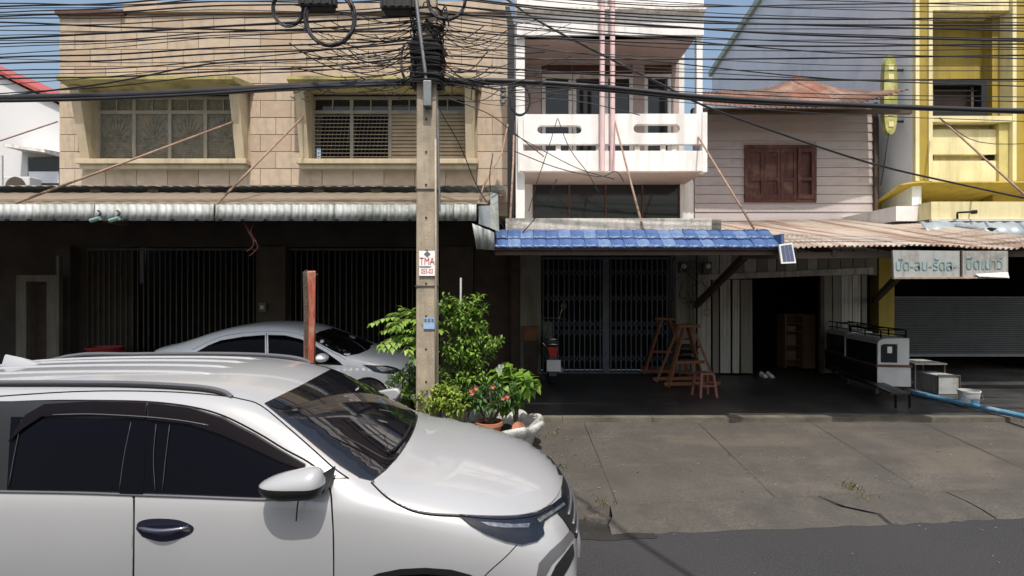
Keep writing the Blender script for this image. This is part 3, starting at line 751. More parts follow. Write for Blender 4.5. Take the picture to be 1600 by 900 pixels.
b.hexa([(x0,7.1,2.93),(x1,7.1,2.93),(x1,7.5,3.16),(x0,7.5,3.16)],[(x0,7.1,2.95),(x1,7.1,2.95),(x1,7.5,3.185),(x0,7.5,3.185)]); b.build('batten_board', m_woodd, ti)
b = MB(); b.box(x0, x1, 7.15, 7.22, 2.86, 2.93); b.box(x0, x1, 7.5, 7.78, 3.12, 3.185)
for i in range(8): b.bar((x0+.1+(x1-x0-.2)*i/7, 7.2, 2.93), (x0+.1+(x1-x0-.2)*i/7, 11.9, 3.2), .06, .09)
b.build('support_beams', m_woodd, ti)
b = MB(); b.box(x1-.01, x1+.03, 7.1, 7.5, 2.9, 3.15); b.build('end_board', m_blue, ti)
MB().bar(P(1087,478,YW-.15), P(1172,392,9.2), .10, .12).build('brace', m_woodd, ti)
# solar panel
t = thing('solar_panel', P(1230,395,7.05), 'small white-framed solar panel hanging at the right end of the blue tiles', 'solar panel')
c0, c1, c2, c3 = P(1217,382,7.02), P(1238,379,7.06), P(1244,411,7.0), P(1221,412,6.96)
b = MB(); b.prism([c0,c1,c2,c3], (0,.03,0)); b.build('frame', m_plasticw, t, recalc=True)
def lerp4(u, v, o=Vector((0,0,0))): return (c0*(1-u)+c1*u)*(1-v)+(c3*(1-u)+c2*u)*v+o
for i in range(3):
    b = MB(); u0, u1 = .12+.27*i, .36+.27*i
    b.prism([lerp4(u0,.08),lerp4(u1,.08),lerp4(u1,.9),lerp4(u0,.9)], (0,-.006,0)); b.build('cell_strip', m_solar, t, recalc=True)

# ================================================================== WOODEN HOUSE
wh = thing('wooden_house', (6.2, 12, .4), 'old grey boarded wooden house with a red-brown window shutter and rusty roof', 'building')
YH = 11.5; hx0, hx1 = PX(1086,YH), PX(1364,YH)
b = MB(); b.box(hx0, hx1, YH+.03, YH+.15, 3.3, 6.45); b.build('frame_wall', m_pinkwall, wh)
z = PZ(345,YH); bh = .2; wx0, wx1, wz0, wz1 = PX(1163,YH), PX(1275,YH), PZ(315,YH), PZ(227,YH)
bdm = MB(); bdm.hexa([(-.5,-.028,-.5),(.5,-.028,-.5),(.5,0,-.5),(-.5,0,-.5)], [(-.5,-.010,.5),(.5,-.010,.5),(.5,0,.5),(-.5,0,.5)])
bdme = bdm.mesh('siding_board'); bdme.materials.append(m_board)
bdme2 = bdme.copy(); bdme2.materials[0] = M('pink_grey_board_b', (.40,.35,.34), .75, .12, 2.5, .15, 50, stretch=(.6,3,8), streak=((.27,.23,.22), .5, 3, .6, 'z'))
while z < 6.3:
    segs = [(hx0, hx1)]
    if z+bh > wz0+.02 and z < wz1-.02: segs = [(hx0, wx0), (wx1, hx1)]
    for (a, e) in segs: inst('siding_board', random.choice([bdme, bdme, bdme2]), wh, ((a+e)/2, YH+.03, z+bh/2), (e-a, random.uniform(.9,1.15), bh-.006), (random.uniform(-.004,.004), random.uniform(-.0025,.0025), 0))
    z += bh
fw = MB(); fw.box(wx0, wx0+.06, YH-.03, YH+.06, wz0, wz1); fw.box(wx1-.06, wx1, YH-.03, YH+.06, wz0, wz1); fw.box(wx0+.06, wx1-.06, YH-.03, YH+.06, wz1-.07, wz1); fw.box(wx0+.06, wx1-.06, YH-.03, YH+.06, wz0, wz0+.05)
fo = fw.build('window_frame', m_shutter, wh)
n = 4; sw = (wx1-wx0-.12)/n
for i in range(n):
    x0 = wx0+.06+sw*i
    sh = MB(); yo = -.035 if i == 3 else 0
    sh.box(x0+.004, x0+.07, YH-.02+yo, YH+.03, wz0+.055, wz1-.075); sh.box(x0+sw-.07, x0+sw-.004, YH-.02+yo, YH+.03, wz0+.055, wz1-.075)
    for (q0, q1) in ((0,.08),(.36,.42),(.92,1)):
        hgt = wz1-wz0-.13; sh.box(x0+.07, x0+sw-.07, YH-.018+yo, YH+.03, wz0+.055+hgt*q0, wz0+.055+hgt*q1)
    sh.box(x0+.07, x0+sw-.07, YH+.005, YH+.03, wz0+.06, wz1-.08)
    sh.build('shutter', m_shutter, fo)
# gabled rusty roof
ye, yr = 10.55, 12.6
ex0, ex1 = PX(1085,ye), PX(1417,ye)
rx0, rx1 = PX(1090,yr), PX(1290,yr)
zE, zR = PZ(163,ye), PZ(117,yr)
n = 7
for i in range(n):
    e0, e1 = ex0+(ex1-ex0)*i/n, ex0+(ex1-ex0)*(i+1)/n+.05
    r0, r1 = rx0+(rx1-rx0)*i/n, rx0+(rx1-rx0)*(i+1)/n+.03
    vs = []; fs = []; k = 12
    for a in range(k+1):
        u = a/k
        for c in range(4):
            v = c/3; x = (e0+(e1-e0)*u)*(1-v)+(r0+(r1-r0)*u)*v; g_ = (i+u)/n
            lift = .32*max(0, g_-.72)/.28*(1-v)-.06*(1-v)*math.sin(g_*3.1)
            peak = (zR-.42+.42*math.exp(-(abs(g_-.78)/.17)**1.15) if g_ > .4 else zR-.42+.42*math.exp(-(.38/.17)**1.15)*g_/.4)
            vs.append((x, ye+(yr-ye)*v, (zE+lift)*(1-v)+peak*v+.022*math.sin(a*math.pi)+(.02 if a % 2 else -.02)+.006*(i % 2)))
    for a in range(k):
        for c in range(3): q = a*4+c; fs.append((q, q+4, q+5, q+1))
    o = MB().add(vs, fs).build('roof_sheet', m_rustroof, wh, smooth=True); o.modifiers.new('t','SOLIDIFY').thickness = .006
b = MB(); b.box(hx0+.02, hx1+.3, 10.75, 10.83, zE-.12, zE-.03); b.build('eave_board', m_woodd, wh)
b = MB(); b.box(hx0, hx1, YH+.16, YH+.3, 6.2, 6.5); b.build('attic_wall', m_dark, wh)
MB().box(hx1, hx1+.07, YH-.06, YH+.15, 3.9, 6.55).build('corner_board', m_woodd, wh)
MB().box(hx1+.071, hx1+.5, YH+.5, 13, 3.9, 6.4).build('side_wall', m_dark, wh)
# ground floor: plank wall, door opening
YP = 12.0; px0 = 1086; zt = PZ(437,YP)
MB().box(PX(1086,YP), PX(1358,YP), YP+.02, YP+.1, PZ(432,YP)+.1, 3.9).build('upper_backing', m_woodd, wh)
pk = MB(); pk.box(-.5,.5,0,.035,0,1); pkme = pk.mesh('plank'); pkme.materials.append(m_plank)
pkme2 = pkme.copy(); pkme2.materials[0] = M('weathered_plank_pale', (.42,.41,.38), .85, .16, 3, .25, 60, stretch=(6,6,.7), dirt=((.2,.17,.14), .7, 3), streak=((.17,.13,.10), .6, 12, .6, 'z'))
x = PX(1089,YP); 
for i, wd in enumerate([.34,.17,.27,.19,.30,.13]):
    wd *= .98
    if x+wd > PX(1177,YP): wd = PX(1177,YP)-x
    if wd > .03: inst('plank', random.choice([pkme,pkme2]), wh, (x+wd/2, YP-.02+random.uniform(-.012,.012), .41), (wd-.03, 1, zt-.41), (0, random.uniform(-.004,.004), 0))
    x += wd+.015
MB().box(PX(1086,YP), PX(1178,YP), YP+.05, YP+.07, .4, 2.9).build('dark_gap', m_dark, wh)
x = PX(1286,YP)
while x < PX(1352,YP):
    wd = random.choice([.2,.26,.3]); wd = min(wd, PX(1354,YP)-x)
    if wd > .05: inst('plank', random.choice([pkme,pkme2]), wh, (x+wd/2, YP-.02+random.uniform(-.01,.01), .41), (wd-.02, 1, PZ(420,YP)-.41))
    x += wd+.006
MB().box(PX(1284,YP), PX(1358,YP), YP+.05, YP+.07, .4, 2.9).build('dark_gap', m_dark, wh)
x = PX(1088,YP)
while x < PX(1350,YP):
    wd = random.uniform(.2,.3)
    inst('plank', random.choice([pkme,pkme2]), wh, (x+wd/2, YP-.04, PZ(430,YP)), (wd-.02, 1, .9), (0, random.uniform(-.01,.01), 0)); x += wd
b = MB(); b.hexa([(PX(1088,YP),YP-.1,PZ(438,YP)),(PX(1360,YP),YP-.1,PZ(428,YP)),(PX(1360,YP),YP-.03,PZ(428,YP)),(PX(1088,YP),YP-.03,PZ(438,YP))],
                 [(PX(1088,YP),YP-.1,PZ(430,YP)),(PX(1360,YP),YP-.1,PZ(418,YP)),(PX(1360,YP),YP-.03,PZ(418,YP)),(PX(1088,YP),YP-.03,PZ(430,YP))]); b.build('door_lintel', pkme2.materials[0], wh)
MB().box(PX(1279,YP), PX(1285,YP), YP-.08, YP+.02, .4, PZ(430,YP)).build('door_post', m_woodd, wh)
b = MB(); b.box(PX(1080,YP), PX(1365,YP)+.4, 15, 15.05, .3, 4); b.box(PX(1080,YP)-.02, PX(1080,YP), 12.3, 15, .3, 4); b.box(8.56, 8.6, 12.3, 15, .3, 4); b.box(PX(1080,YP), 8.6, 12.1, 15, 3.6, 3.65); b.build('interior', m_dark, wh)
# shelf cabinet inside the doorway
t = thing('cabinet', (PX(1252,12.8), 12.8, .42), 'brown wooden cabinet standing inside the dark doorway', 'cabinet')
x0, x1, z1 = PX(1227,12.6), PX(1274,12.6), PZ(491,12.6)
b = MB(); b.box(x0, x0+.03, 12.6, 13, .42, z1); b.box(x1-.3, x1, 12.6, 13, .42, z1); b.box(x0+.03, x1-.3, 12.95, 13, .42, z1); b.box(x0+.03, x1-.3, 12.6, 12.95, z1-.03, z1); b.build('carcass', m_card, t)
for q in (.2, .55, .9, 1.1): MB().box(x0+.03, x1-.3, 12.62, 12.95, .42+q, .445+q).build('shelf', m_card, t)
for q, h in ((.225,.2),(.575,.25),(.925,.12)): MB().box(x0+.08, x0+.3, 12.66, 12.9, .42+q, .42+q+h).build('carton', M('carton', (.16,.10,.06), .8), t, bevel=.01)
# rusted corrugated canopy
rc = thing('rusty_canopy', (6, 9, 3), 'rusty pink corrugated canopy sheets over the wooden house doorway', 'canopy')
xe = [3.19]; 
while xe[-1] < 7.1: xe.append(xe[-1]+.78)
for i in range(len(xe)-1):
    zf = PZ(387,7.2)+.01*(i % 2)
    corr(xe[i], xe[i+1]+.05, [(7.2+random.uniform(-.03,.03), zf), (8.4, zf+.27), (9.8, zf+.58), (11.45, zf+.93)], .078, .016, m_rust, 'rust_sheet', rc, bow=lambda x,y: .03*math.sin(x*1.3+y)+ (.0 if x < 7 else .10*(x-7)*(11.45-y)/4))
b = MB()
for xx in (3.4, 4.6, 5.8, 7.0, 8.0): b.bar((xx, 7.3, 2.90), (xx, 11.9, 3.80), .06, .09)
b.bar((3.3, 7.35, 2.86), (8.3, 7.35, 2.9), .06, .09); b.bar((3.3, 9.4, 3.32), (8.5, 9.4, 3.36), .06, .09); b.build('rafters', m_woodd, rc)
MB().bar(P(1366,470,12.0), P(1425,410,8.6), .09, .12).build('brace', m_woodd, rc)
# upturned flashing strip behind canopy
vs = []; fs = []
for i in range(25):
    u = i/24; x = 7.75+.9*u-.0; y = 11.2-3.2*u
    a = Vector((7.9+.06*math.sin(u*9), 11.2-2.6*u, 3.95-.58*u)); vs += [a, a+Vector((.12,.03,.15-.10*u+.03*math.sin(i*2.1))), a+Vector((.28,.06,.10-.10*u+.04*math.sin(i*2.1+1)))]
for i in range(24):
    for k in range(2): q = i*3+k; fs.append((q, q+1, q+4, q+3))
o = MB().add(vs, fs).build('flashing', m_zincblue, rc, smooth=True); o.modifiers.new('t','SOLIDIFY').thickness = .006
# hanging sign boards
sb = thing('sign_board', P(1485,415,7.35), 'weathered hanging sign board with faded teal Thai lettering under the rusty canopy', 'sign')
YSB = 7.14
b = MB(); b.prism([P(1395,391,YSB),P(1500,392,YSB),P(1500,433,YSB),P(1397,435,YSB)], (0,.03,0)); b.build('panel', m_signold, sb, recalc=True)
b = MB(); b.prism([P(1503,392,YSB),P(1575,392,YSB),P(1575,433,YSB),P(1503,433,YSB)], (0,.03,0)); b.build('panel', m_signold, sb, recalc=True)
b = MB(); b.bar(P(1395,434.5,YSB-.01), P(1575,433.5,YSB-.01), .04, .025); b.build('bottom_rail', M('rusty_rail', (.30,.22,.17), .8, .4, 9), sb)
b = MB(); b.bar(P(1501.5,391,YSB-.005), P(1501.5,436,YSB-.005), .022, .03); b.build('post', m_woodd, sb)
b = MB(); b.prism([P(1524,428,YSB-.02),P(1575,425,YSB-.02),P(1577,434,YSB-.05),P(1530,432,YSB-.05)], (0,.01,0)); b.build('loose_strip', m_plasticw, sb, recalc=True)
text("ปัด-ลบ-รัดล-", 'lettering', .22, m_teal, sb, P(1447,415,YSB-.004), sx=.78)
text("ปิดเบาว์", 'lettering', .23, m_teal, sb, P(1538,413,YSB-.004), sx=.76)

# ================================================================== YELLOW BUILDING (right)
yb = thing('yellow_building', (9.5, 13, .4), 'tall yellow and mustard building at the right edge with a blue-grey side wall', 'building')
YY = 11.0; xs_ = PX(1425,YY)
b = MB(); b.prism([(xs_,YY,PZ(330,YY)),(xs_,22.0,3.5),(xs_,22.0,11.6),(xs_,17.4,12.4),(xs_,YY,12.8)], (.2,0,0)); b.build('side_wall', m_bluewall, yb, recalc=True)
b = MB(); b.bar((xs_-.04,22.1,11.62), (xs_-.04,17.4,12.42), .16, .22); b.bar((xs_-.04,17.4,12.42), (xs_-.04,11.2,12.85), .16, .22); b.build('verge', M('green_verge', (.40,.47,.40), .7), yb)
def vstrip(p0, p1, y0, y1, ya, mat, nm='pilaster'):
    MB().box(PX(p0,YY), PX(p1,YY), ya, YY+.3, PZ(y1,YY), PZ(y0,YY)).build(nm, mat, yb)
vstrip(1425.5,1431.5,-120,284,YY-.09,m_cryel,'pilaster_trim'); vstrip(1431.6,1446,-120,284,YY-.06,m_yel); vstrip(1446.1,1452,-120,284,YY-.09,m_cryel,'pilaster_trim')
vstrip(1576,1582,-120,284,YY-.09,m_cryel,'pilaster_trim'); vstrip(1582.1,1597,-120,284,YY-.06,m_yel); vstrip(1597.1,1603,-120,284,YY-.09,m_cryel,'pilaster_trim')
vstrip(1603.1,1760,-120,284,YY+.1,m_cryel,'wing_wall')
MB().box(PX(1564,YY), PX(1576,YY)-.001, YY+.2, YY+.6, PZ(190,YY), 12.5).build('recess_cheek', m_yel, yb)
MB().box(PX(1560,YY)+.3, 13, YY+.45, YY+.7, 3.6, 12.5).build('back_wall', m_yel, yb)
MB().box(PX(1452,YY), PX(1576,YY), YY+.45, YY+.6, PZ(190,YY), 12.5).build('recess_wall', m_yel, yb)
MB().box(PX(1452,YY)+.001, PX(1463,YY), YY+.2, YY+.449, PZ(190,YY), 12.5).build('recess_cheek', m_yel, yb)
MB().box(PX(1452,YY), PX(1576,YY), YY-.02, YY+.449, PZ(17,YY), PZ(-20,YY)).build('recess_head', m_cryel, yb)
vstrip(1451,1577,183,192,YY-.08,m_cryel,'ledge')
MB().box(PX(1452,YY), PX(1576,YY), YY+.22, YY+.3, PZ(284,YY), PZ(192,YY)).build('panel_back', m_cryel, yb)
MB().box(PX(1452,YY)+.002, PX(1561,YY), YY+.06, YY+.218, PZ(240,YY), PZ(201,YY)).build('panel', m_cryel, yb)
MB().box(PX(1452,YY)+.002, PX(1561,YY), YY+.06, YY+.218, PZ(284,YY), PZ(250,YY)).build('panel', m_cryel, yb)
vstrip(1561,1575.8,192.2,284,YY+.0,M('olive_cream', (.52,.45,.17), .7),'panel_return')
for p0, p1 in ((1453,1465),(1549,1561)):
    MB().box(PX(p0,YY), PX(p1,YY), YY+.1, YY+.216, PZ(247,YY), PZ(241,YY)).build('vent', m_dark, yb)
# curved soffit
vs = []; fs = []
for i in range(13):
    u = i/12
    x = xs_-.35+.9*u if u < .5 else xs_+.1+(u-.5)*2*3.2
    dz = .32*(1-min(1, u/.5))**1.6
    vs += [(x, YY-.12, PZ(285,YY)-dz*.2), (x, 12.0, PZ(285,YY)-.25-dz*.6), (x, 12.4, PZ(285,YY)-.65)]
for i in range(12):
    for k in range(2): q = i*3+k; fs.append((q, q+3, q+4, q+1))
MB().add(vs, fs).build('soffit', m_yel, yb, smooth=True).modifiers.new('t','SOLIDIFY').thickness = .05
MB().box(xs_-.1, 12.6, 11.9, 12.3, 3.6, PZ(285,YY)-.2).build('upper_shop_wall', m_yel, yb)
for p0, p1 in ((1454,1481),(1541,1568)):
    MB().box(PX(p0,11.85), PX(p1,11.85), 11.84, 11.89, PZ(313,11.85), PZ(300,11.85)).build('vent_grille', m_gate, yb)
# cream fascia band with a lamp arm, and the grey-blue awning below it
MB().box(PX(1455,9.6), 13, 9.6, 11.9, PZ(342,9.6), PZ(315,9.6)).build('fascia_band', m_cryel, yb)
MB().box(PX(1400,9.9), PX(1455,9.6)-.004, 9.9, 11.9, PZ(342,9.6), PZ(318,9.6)).build('fascia_return', m_white, yb)
MB().box(PX(1455,9.6)-.02, 13, 9.56, 9.62, PZ(346,9.6), PZ(342.5,9.6)).build('gutter_trim', m_plasticw, yb)
la = thing('lamp_arm', P(1497,333,9.55), 'small black lamp arm bracketed on the cream fascia of the yellow building', 'lamp')
MB().tube(smoothpts([P(1496,342,9.58), P(1496,333,9.5), P(1500,332,9.4), P(1521,331,9.2)],4), .018, 7).build('arm', m_trim, la, smooth=True)
MB().tube([P(1518,331.5,9.22), P(1526,331,9.15)], .035, 8).build('lamp_head', m_trim, la, smooth='auto')
ga = thing('grey_awning', P(1540,358,9), 'blue-grey ribbed metal awning below the yellow fascia', 'awning')
x = PX(1440,9.2)
while x < 12:
    corr(x, x+.9, [(9.0, PZ(371,9.0)), (9.25, PZ(348,9.25))], .23, .03, m_zincblue, 'awning_sheet', ga, trap=True); x += .89
# ground floor
YS2 = 12.4
MB().box(8.6, PX(1395,12.05), 12.0, 12.39, .4, 3.6).build('pillar', m_yel, yb)
sg = thing('roller_shutter', (10.5, YS2, .4), 'grey roller shutter half lowered in the shop at the right edge', 'shutter')
zb = PZ(553,YS2); zt2 = PZ(466,YS2)
n = 26; vs = []; fs = []
prof = []
for i in range(n):
    za = zt2+(zb-zt2)*i/n; dz = (zb-zt2)/n
    prof += [(YS2+.02, za), (YS2-.012, za+dz*.25), (YS2-.012, za+dz*.75), (YS2+.02, za+dz*.97)]
for (y, z) in prof: vs += [(8.95, y, z), (13, y, z)]
for i in range(len(prof)-1): fs.append((2*i, 2*i+1, 2*i+3, 2*i+2))
tag(MB().add(vs, fs).build('shutter_slats', m_shutsteel, sg), kind='stuff')
MB().box(8.95, 13, YS2-.03, YS2+.03, zb-.06, zb+.005).build('bottom_bar', m_steel, sg)
MB().box(8.95, 13, YS2-.02, YS2+.02, zt2+.002, zt2+.04).build('top_bar', m_gate, sg)
b = MB(); b.box(8.95, 13, 15.5, 15.55, .3, 3.7); b.box(8.95, 13, YS2+.3, 15.5, 3.6, 3.65); b.box(13, 13.1, YS2-.2, 15.5, .3, 3.7); b.build('interior', m_dark, yb)
# framed window / aircon box in the recess
t = thing('window_grille', P(1501,152,YY+.3), 'black framed barred window in the mustard recess of the yellow building', 'window')
x0, x1, z0, z1 = PX(1453,YY), PX(1549,YY), PZ(182,YY), PZ(122,YY)
b = MB(); b.box(x0, x1, YY+.1, YY+.44, z1-.11, z1); b.box(x0, x1, YY+.1, YY+.44, z0, z0+.14); b.box(x0, x0+.14, YY+.1, YY+.44, z0+.14, z1-.11); b.box(x1-.12, x1, YY+.1, YY+.44, z0+.14, z1-.11); b.build('frame', m_trim, t)
MB().box(x0+.14, x1-.12, YY+.3, YY+.32, z0+.14, z1-.11).build('pane', m_woodd, t)
b = MB(); b.box(x0+.22, x0+.25, YY+.2, YY+.24, z0+.14, z1-.11); b.box(x1-.25, x1-.2, YY+.2, YY+.24, z0+.14, z1-.11)
b.box(x0+.14, x1-.12, YY+.2, YY+.238, z0+.24, z0+.26); b.box(x0+.14, x1-.12, YY+.2, YY+.238, z1-.2, z1-.18); b.build('bars', m_gate, t)
# oval hanging sign
t = thing('oval_sign', P(1392,148,10.9), 'tall narrow yellow-green oval sign behind the rusty roof on the side wall', 'sign')
YO = 11.2; pts = []
for i in range(32):
    a = 2*math.pi*i/32; c, s_ = math.cos(a), math.sin(a)
    pts.append(P(1392+10.5*abs(c)**.8*(1 if c > 0 else -1), 148+62*abs(s_)**.55*(1 if s_ > 0 else -1), YO))
MB().prism(pts, (0,.12,0)).build('board', m_ovalsign, t, recalc=True)
for q in (105, 120, 176, 194):
    MB().box(PX(1388,YO), PX(1396,YO), YO-.012, YO+.004, PZ(q+4,YO), PZ(q-4,YO)).build('mark', m_cryel, t)
MB().bar(P(1400,110,YO+.05), P(1426,110,YO+.05), .04).build('bracket', m_trim, t); MB().bar(P(1400,190,YO+.05), P(1426,190,YO+.05), .04).build('bracket', m_trim, t)
MB().tube(smoothpts([P(1389,208,YO), P(1384,240,YO), P(1379,275,YO+.1), P(1376,290,YO+.2)]), .012, 5).build('cable', m_cable, t)
# ================================================================== VEHICLES
class Shell:
    """smooth car body grown from rows of control points (near half mirrored), plus panels fitted on it"""
    def __init__(s, root, stations, levels=3):
        s.root = root; s.mw = Matrix.LocRotScale(root.location, root.rotation_euler, None); s.inv = s.mw.inverted()
        vs = []; n = len(stations[0]); cols = 2*n-1
        for st in stations:
            row = [Vector((x, -w_, z)) for (x, w_, z) in st]
            vs += row+[Vector((p.x, -p.y, p.z)) for p in row[-2::-1]]
        fs = [(i*cols+j, i*cols+j+1, (i+1)*cols+j+1, (i+1)*cols+j) for i in range(len(stations)-1) for j in range(cols-1)]
        me = bpy.data.meshes.new('cage'); me.from_pydata(vs, [], fs)
        o = bpy.data.objects.new('cage', me); COL.objects.link(o)
        sb_ = o.modifiers.new('s', 'SUBSURF'); sb_.levels = levels
        dg = bpy.context.evaluated_depsgraph_get()
        s.me = bpy.data.meshes.new_from_object(o.evaluated_get(dg)); bpy.data.objects.remove(o)
        bm = bmesh.new(); bm.from_mesh(s.me); bmesh.ops.recalc_face_normals(bm, faces=bm.faces)
        up = sum((f.normal.z*f.calc_area() for f in bm.faces))
        if up < 0: bmesh.ops.reverse_faces(bm, faces=bm.faces)
        bm.to_mesh(s.me); bm.free()
        s.me.polygons.foreach_set('use_smooth', [True]*len(s.me.polygons))
        s.co = [v.co.copy() for v in s.me.vertices]; s.nr = [v.normal.copy() for v in s.me.vertices]
        s.pol = [tuple(p.vertices) for p in s.me.polygons]
        s.bvh = BVHTree.FromPolygons(s.co, s.pol)
    def body(s, mat, arches=()):
        o = bpy.data.objects.new('body', s.me); COL.objects.link(o); o.parent = s.root; s.me.materials.append(mat); s.me.materials.append(m_gap)
        for (x, z, r) in arches:
            for side in (-1, 1):
                c = MB(); n = 40; ya, yb_ = (-1.2, -.60) if side < 0 else (.60, 1.2)
                pts = [Vector((x+r*math.cos(6.2832*i/n), ya, z+r*math.sin(6.2832*i/n))) for i in range(n)]
                c.prism(pts, (0, yb_-ya, 0)); cm = c.mesh('cut')
                bm = bmesh.new(); bm.from_mesh(cm); bmesh.ops.recalc_face_normals(bm, faces=bm.faces); bm.to_mesh(cm); bm.free()
                cm.materials.append(m_gap)
                co = bpy.data.objects.new('cut', cm); COL.objects.link(co); co.matrix_world = s.mw
                md = o.modifiers.new('arch', 'BOOLEAN'); md.object = co; md.solver = 'FAST'
                bpy.context.view_layer.update()
                dg = bpy.context.evaluated_depsgraph_get(); nm = bpy.data.meshes.new_from_object(o.evaluated_get(dg))
                o.modifiers.clear(); o.data = nm; bpy.data.objects.remove(co)
        return o
    def hit(s, px, py):
        org = s.inv @ Vector((0, 0, CAMH)); d = (s.inv @ P(px, py, 5.0)) - org
        h = s.bvh.ray_cast(org, d.normalized())
        if h[0] is None: h = s.bvh.find_nearest(s._far(org, d))
        return s._nrm(h)
    def hit_front(s, y, z):
        return s._nrm(s.bvh.ray_cast(Vector((4, y, z)), Vector((-1, 0, 0))))
    def _far(s, org, d):
        return org + d*((s.root.location.y-.5)/5.0)
    def _nrm(s, h):
        p, n, i, _ = h
        ws = poly_3d_calc([s.co[k] for k in s.pol[i]], p)
        v = Vector((0, 0, 0))
        for k, q in zip(s.pol[i], ws): v += s.nr[k]*q
        return p, v.normalized()
    def panel(s, name, pts, mat, off=.004, cell=14, parent=None, mirror=False, skirt=.02, smooth_pts=0, hit=None):
        hit = hit or s.hit
        if smooth_pts: pts = [tuple(v)[:2] for v in smoothpts([(a, b_, 0) for a, b_ in pts], smooth_pts)]
        bm = bmesh.new()
        vv = [bm.verts.new((a, b_, 0)) for a, b_ in pts]; bm.faces.new(vv); bm.normal_update()
        bmesh.ops.triangulate(bm, faces=bm.faces[:], ngon_method='EAR_CLIP')
        xa, xb_ = min(p[0] for p in pts), max(p[0] for p in pts); ya, yb_ = min(p[1] for p in pts), max(p[1] for p in pts)
        k = xa+cell*.5
        while k < xb_: bmesh.ops.bisect_plane(bm, geom=bm.verts[:]+bm.edges[:]+bm.faces[:], plane_co=(k,0,0), plane_no=(1,0,0), dist=1e-4); k += cell
        k = ya+cell*.5
        while k < yb_: bmesh.ops.bisect_plane(bm, geom=bm.verts[:]+bm.edges[:]+bm.faces[:], plane_co=(0,k,0), plane_no=(0,1,0), dist=1e-4); k += cell
        bmesh.ops.remove_doubles(bm, verts=bm.verts[:], dist=cell*.001)
        bound = [e for e in bm.edges if len(e.link_faces) == 1]
        vb = {v for e in bound for v in e.verts}
        nrm = {}; cv = {}
        for v in bm.verts:
            p, n = hit(v.co.x, v.co.y); nrm[v] = n; cv[v] = p+n*off
        ret = bmesh.ops.extrude_edge_only(bm, edges=bound)
        newv = [g for g in ret['geom'] if isinstance(g, bmesh.types.BMVert)]
        for v in newv:
            old = min((e.other_vert(v) for e in v.link_edges if e.other_vert(v) in nrm), key=lambda q: (q.co-v.co).length)
            cv[v] = cv[old]-nrm[old]*skirt; nrm[v] = nrm[old]
        for v in bm.verts: v.co = cv[v]
        bm.verts.index_update()
        nl = [nrm[v] for v in bm.verts]
        bmesh.ops.recalc_face_normals(bm, faces=bm.faces)
        a = sum(f.normal.dot(nrm[f.verts[0]])*f.calc_area() for f in bm.faces)
        if a < 0: bmesh.ops.reverse_faces(bm, faces=bm.faces)
        me = bpy.data.meshes.new(name); bm.to_mesh(me); bm.free()
        me.materials.append(mat); me.polygons.foreach_set('use_smooth', [True]*len(me.polygons))
        me.normals_split_custom_set_from_vertices(nl)
        par = parent or s.root
        o = bpy.data.objects.new(name, me); COL.objects.link(o); o.parent = par
        if mirror:
            m2 = me.copy(); nl2 = [Vector((q.x, -q.y, q.z)) for q in nl]
            for v in m2.vertices: v.co.y = -v.co.y
            m2.flip_normals(); m2.normals_split_custom_set_from_vertices(nl2)
            o2 = bpy.data.objects.new(name, m2); COL.objects.link(o2); o2.parent = par
        return o
    def seam(s, name, pts, mat, r=.004, parent=None, off=.002, n=5, dense=4, mirror=False):
        pp = [tuple(v)[:2] for v in smoothpts([(a, b_, 0) for a, b_ in pts], dense)]
        q = [p+nn*off for p, nn in (s.hit(a, b_) for a, b_ in pp)]
        par = parent or s.root
        o = MB().tube(q, r, n).build(name, mat, par, smooth=True, local=True)
        if mirror: MB().tube([Vector((v.x,-v.y,v.z)) for v in q], r, n).build(name, mat, par, smooth=True, local=True)
        return o

def wheel(root, x, w_, z, r, width, side):
    t = bpy.data.objects.new('wheel', None); COL.objects.link(t); t.parent = root; t.location = (x, side*w_, z)
    def ax(prof, n=28):
        b = MB(); b.lathe((0,0,0), prof, n)
        b.v = [Vector((v.x, v.z*side, v.y)) for v in b.v]; return b
    ax([(r*.62,-width/2),(r*.93,-width/2),(r,-width/2+.03),(r,width/2-.03),(r*.93,width/2),(r*.66,width/2),(r*.64,width/2-.03)]).build('tyre', m_tyre, t, smooth='auto', local=True, recalc=True)
    ax([(r*.64,width/2-.04),(r*.62,width/2-.01),(r*.56,width/2-.05),(r*.2,width/2-.07)]).build('rim', m_gate, t, smooth='auto', local=True, recalc=True)
    b = MB()
    for k in range(6):
        a = k*math.pi/3; b.bar((0, side*(width/2-.03), 0), (r*.6*math.cos(a), side*(width/2-.02), r*.6*math.sin(a)), .07, .03, (0,1,0))
    b.build('spokes', m_chrome2, t, local=True)
    return t

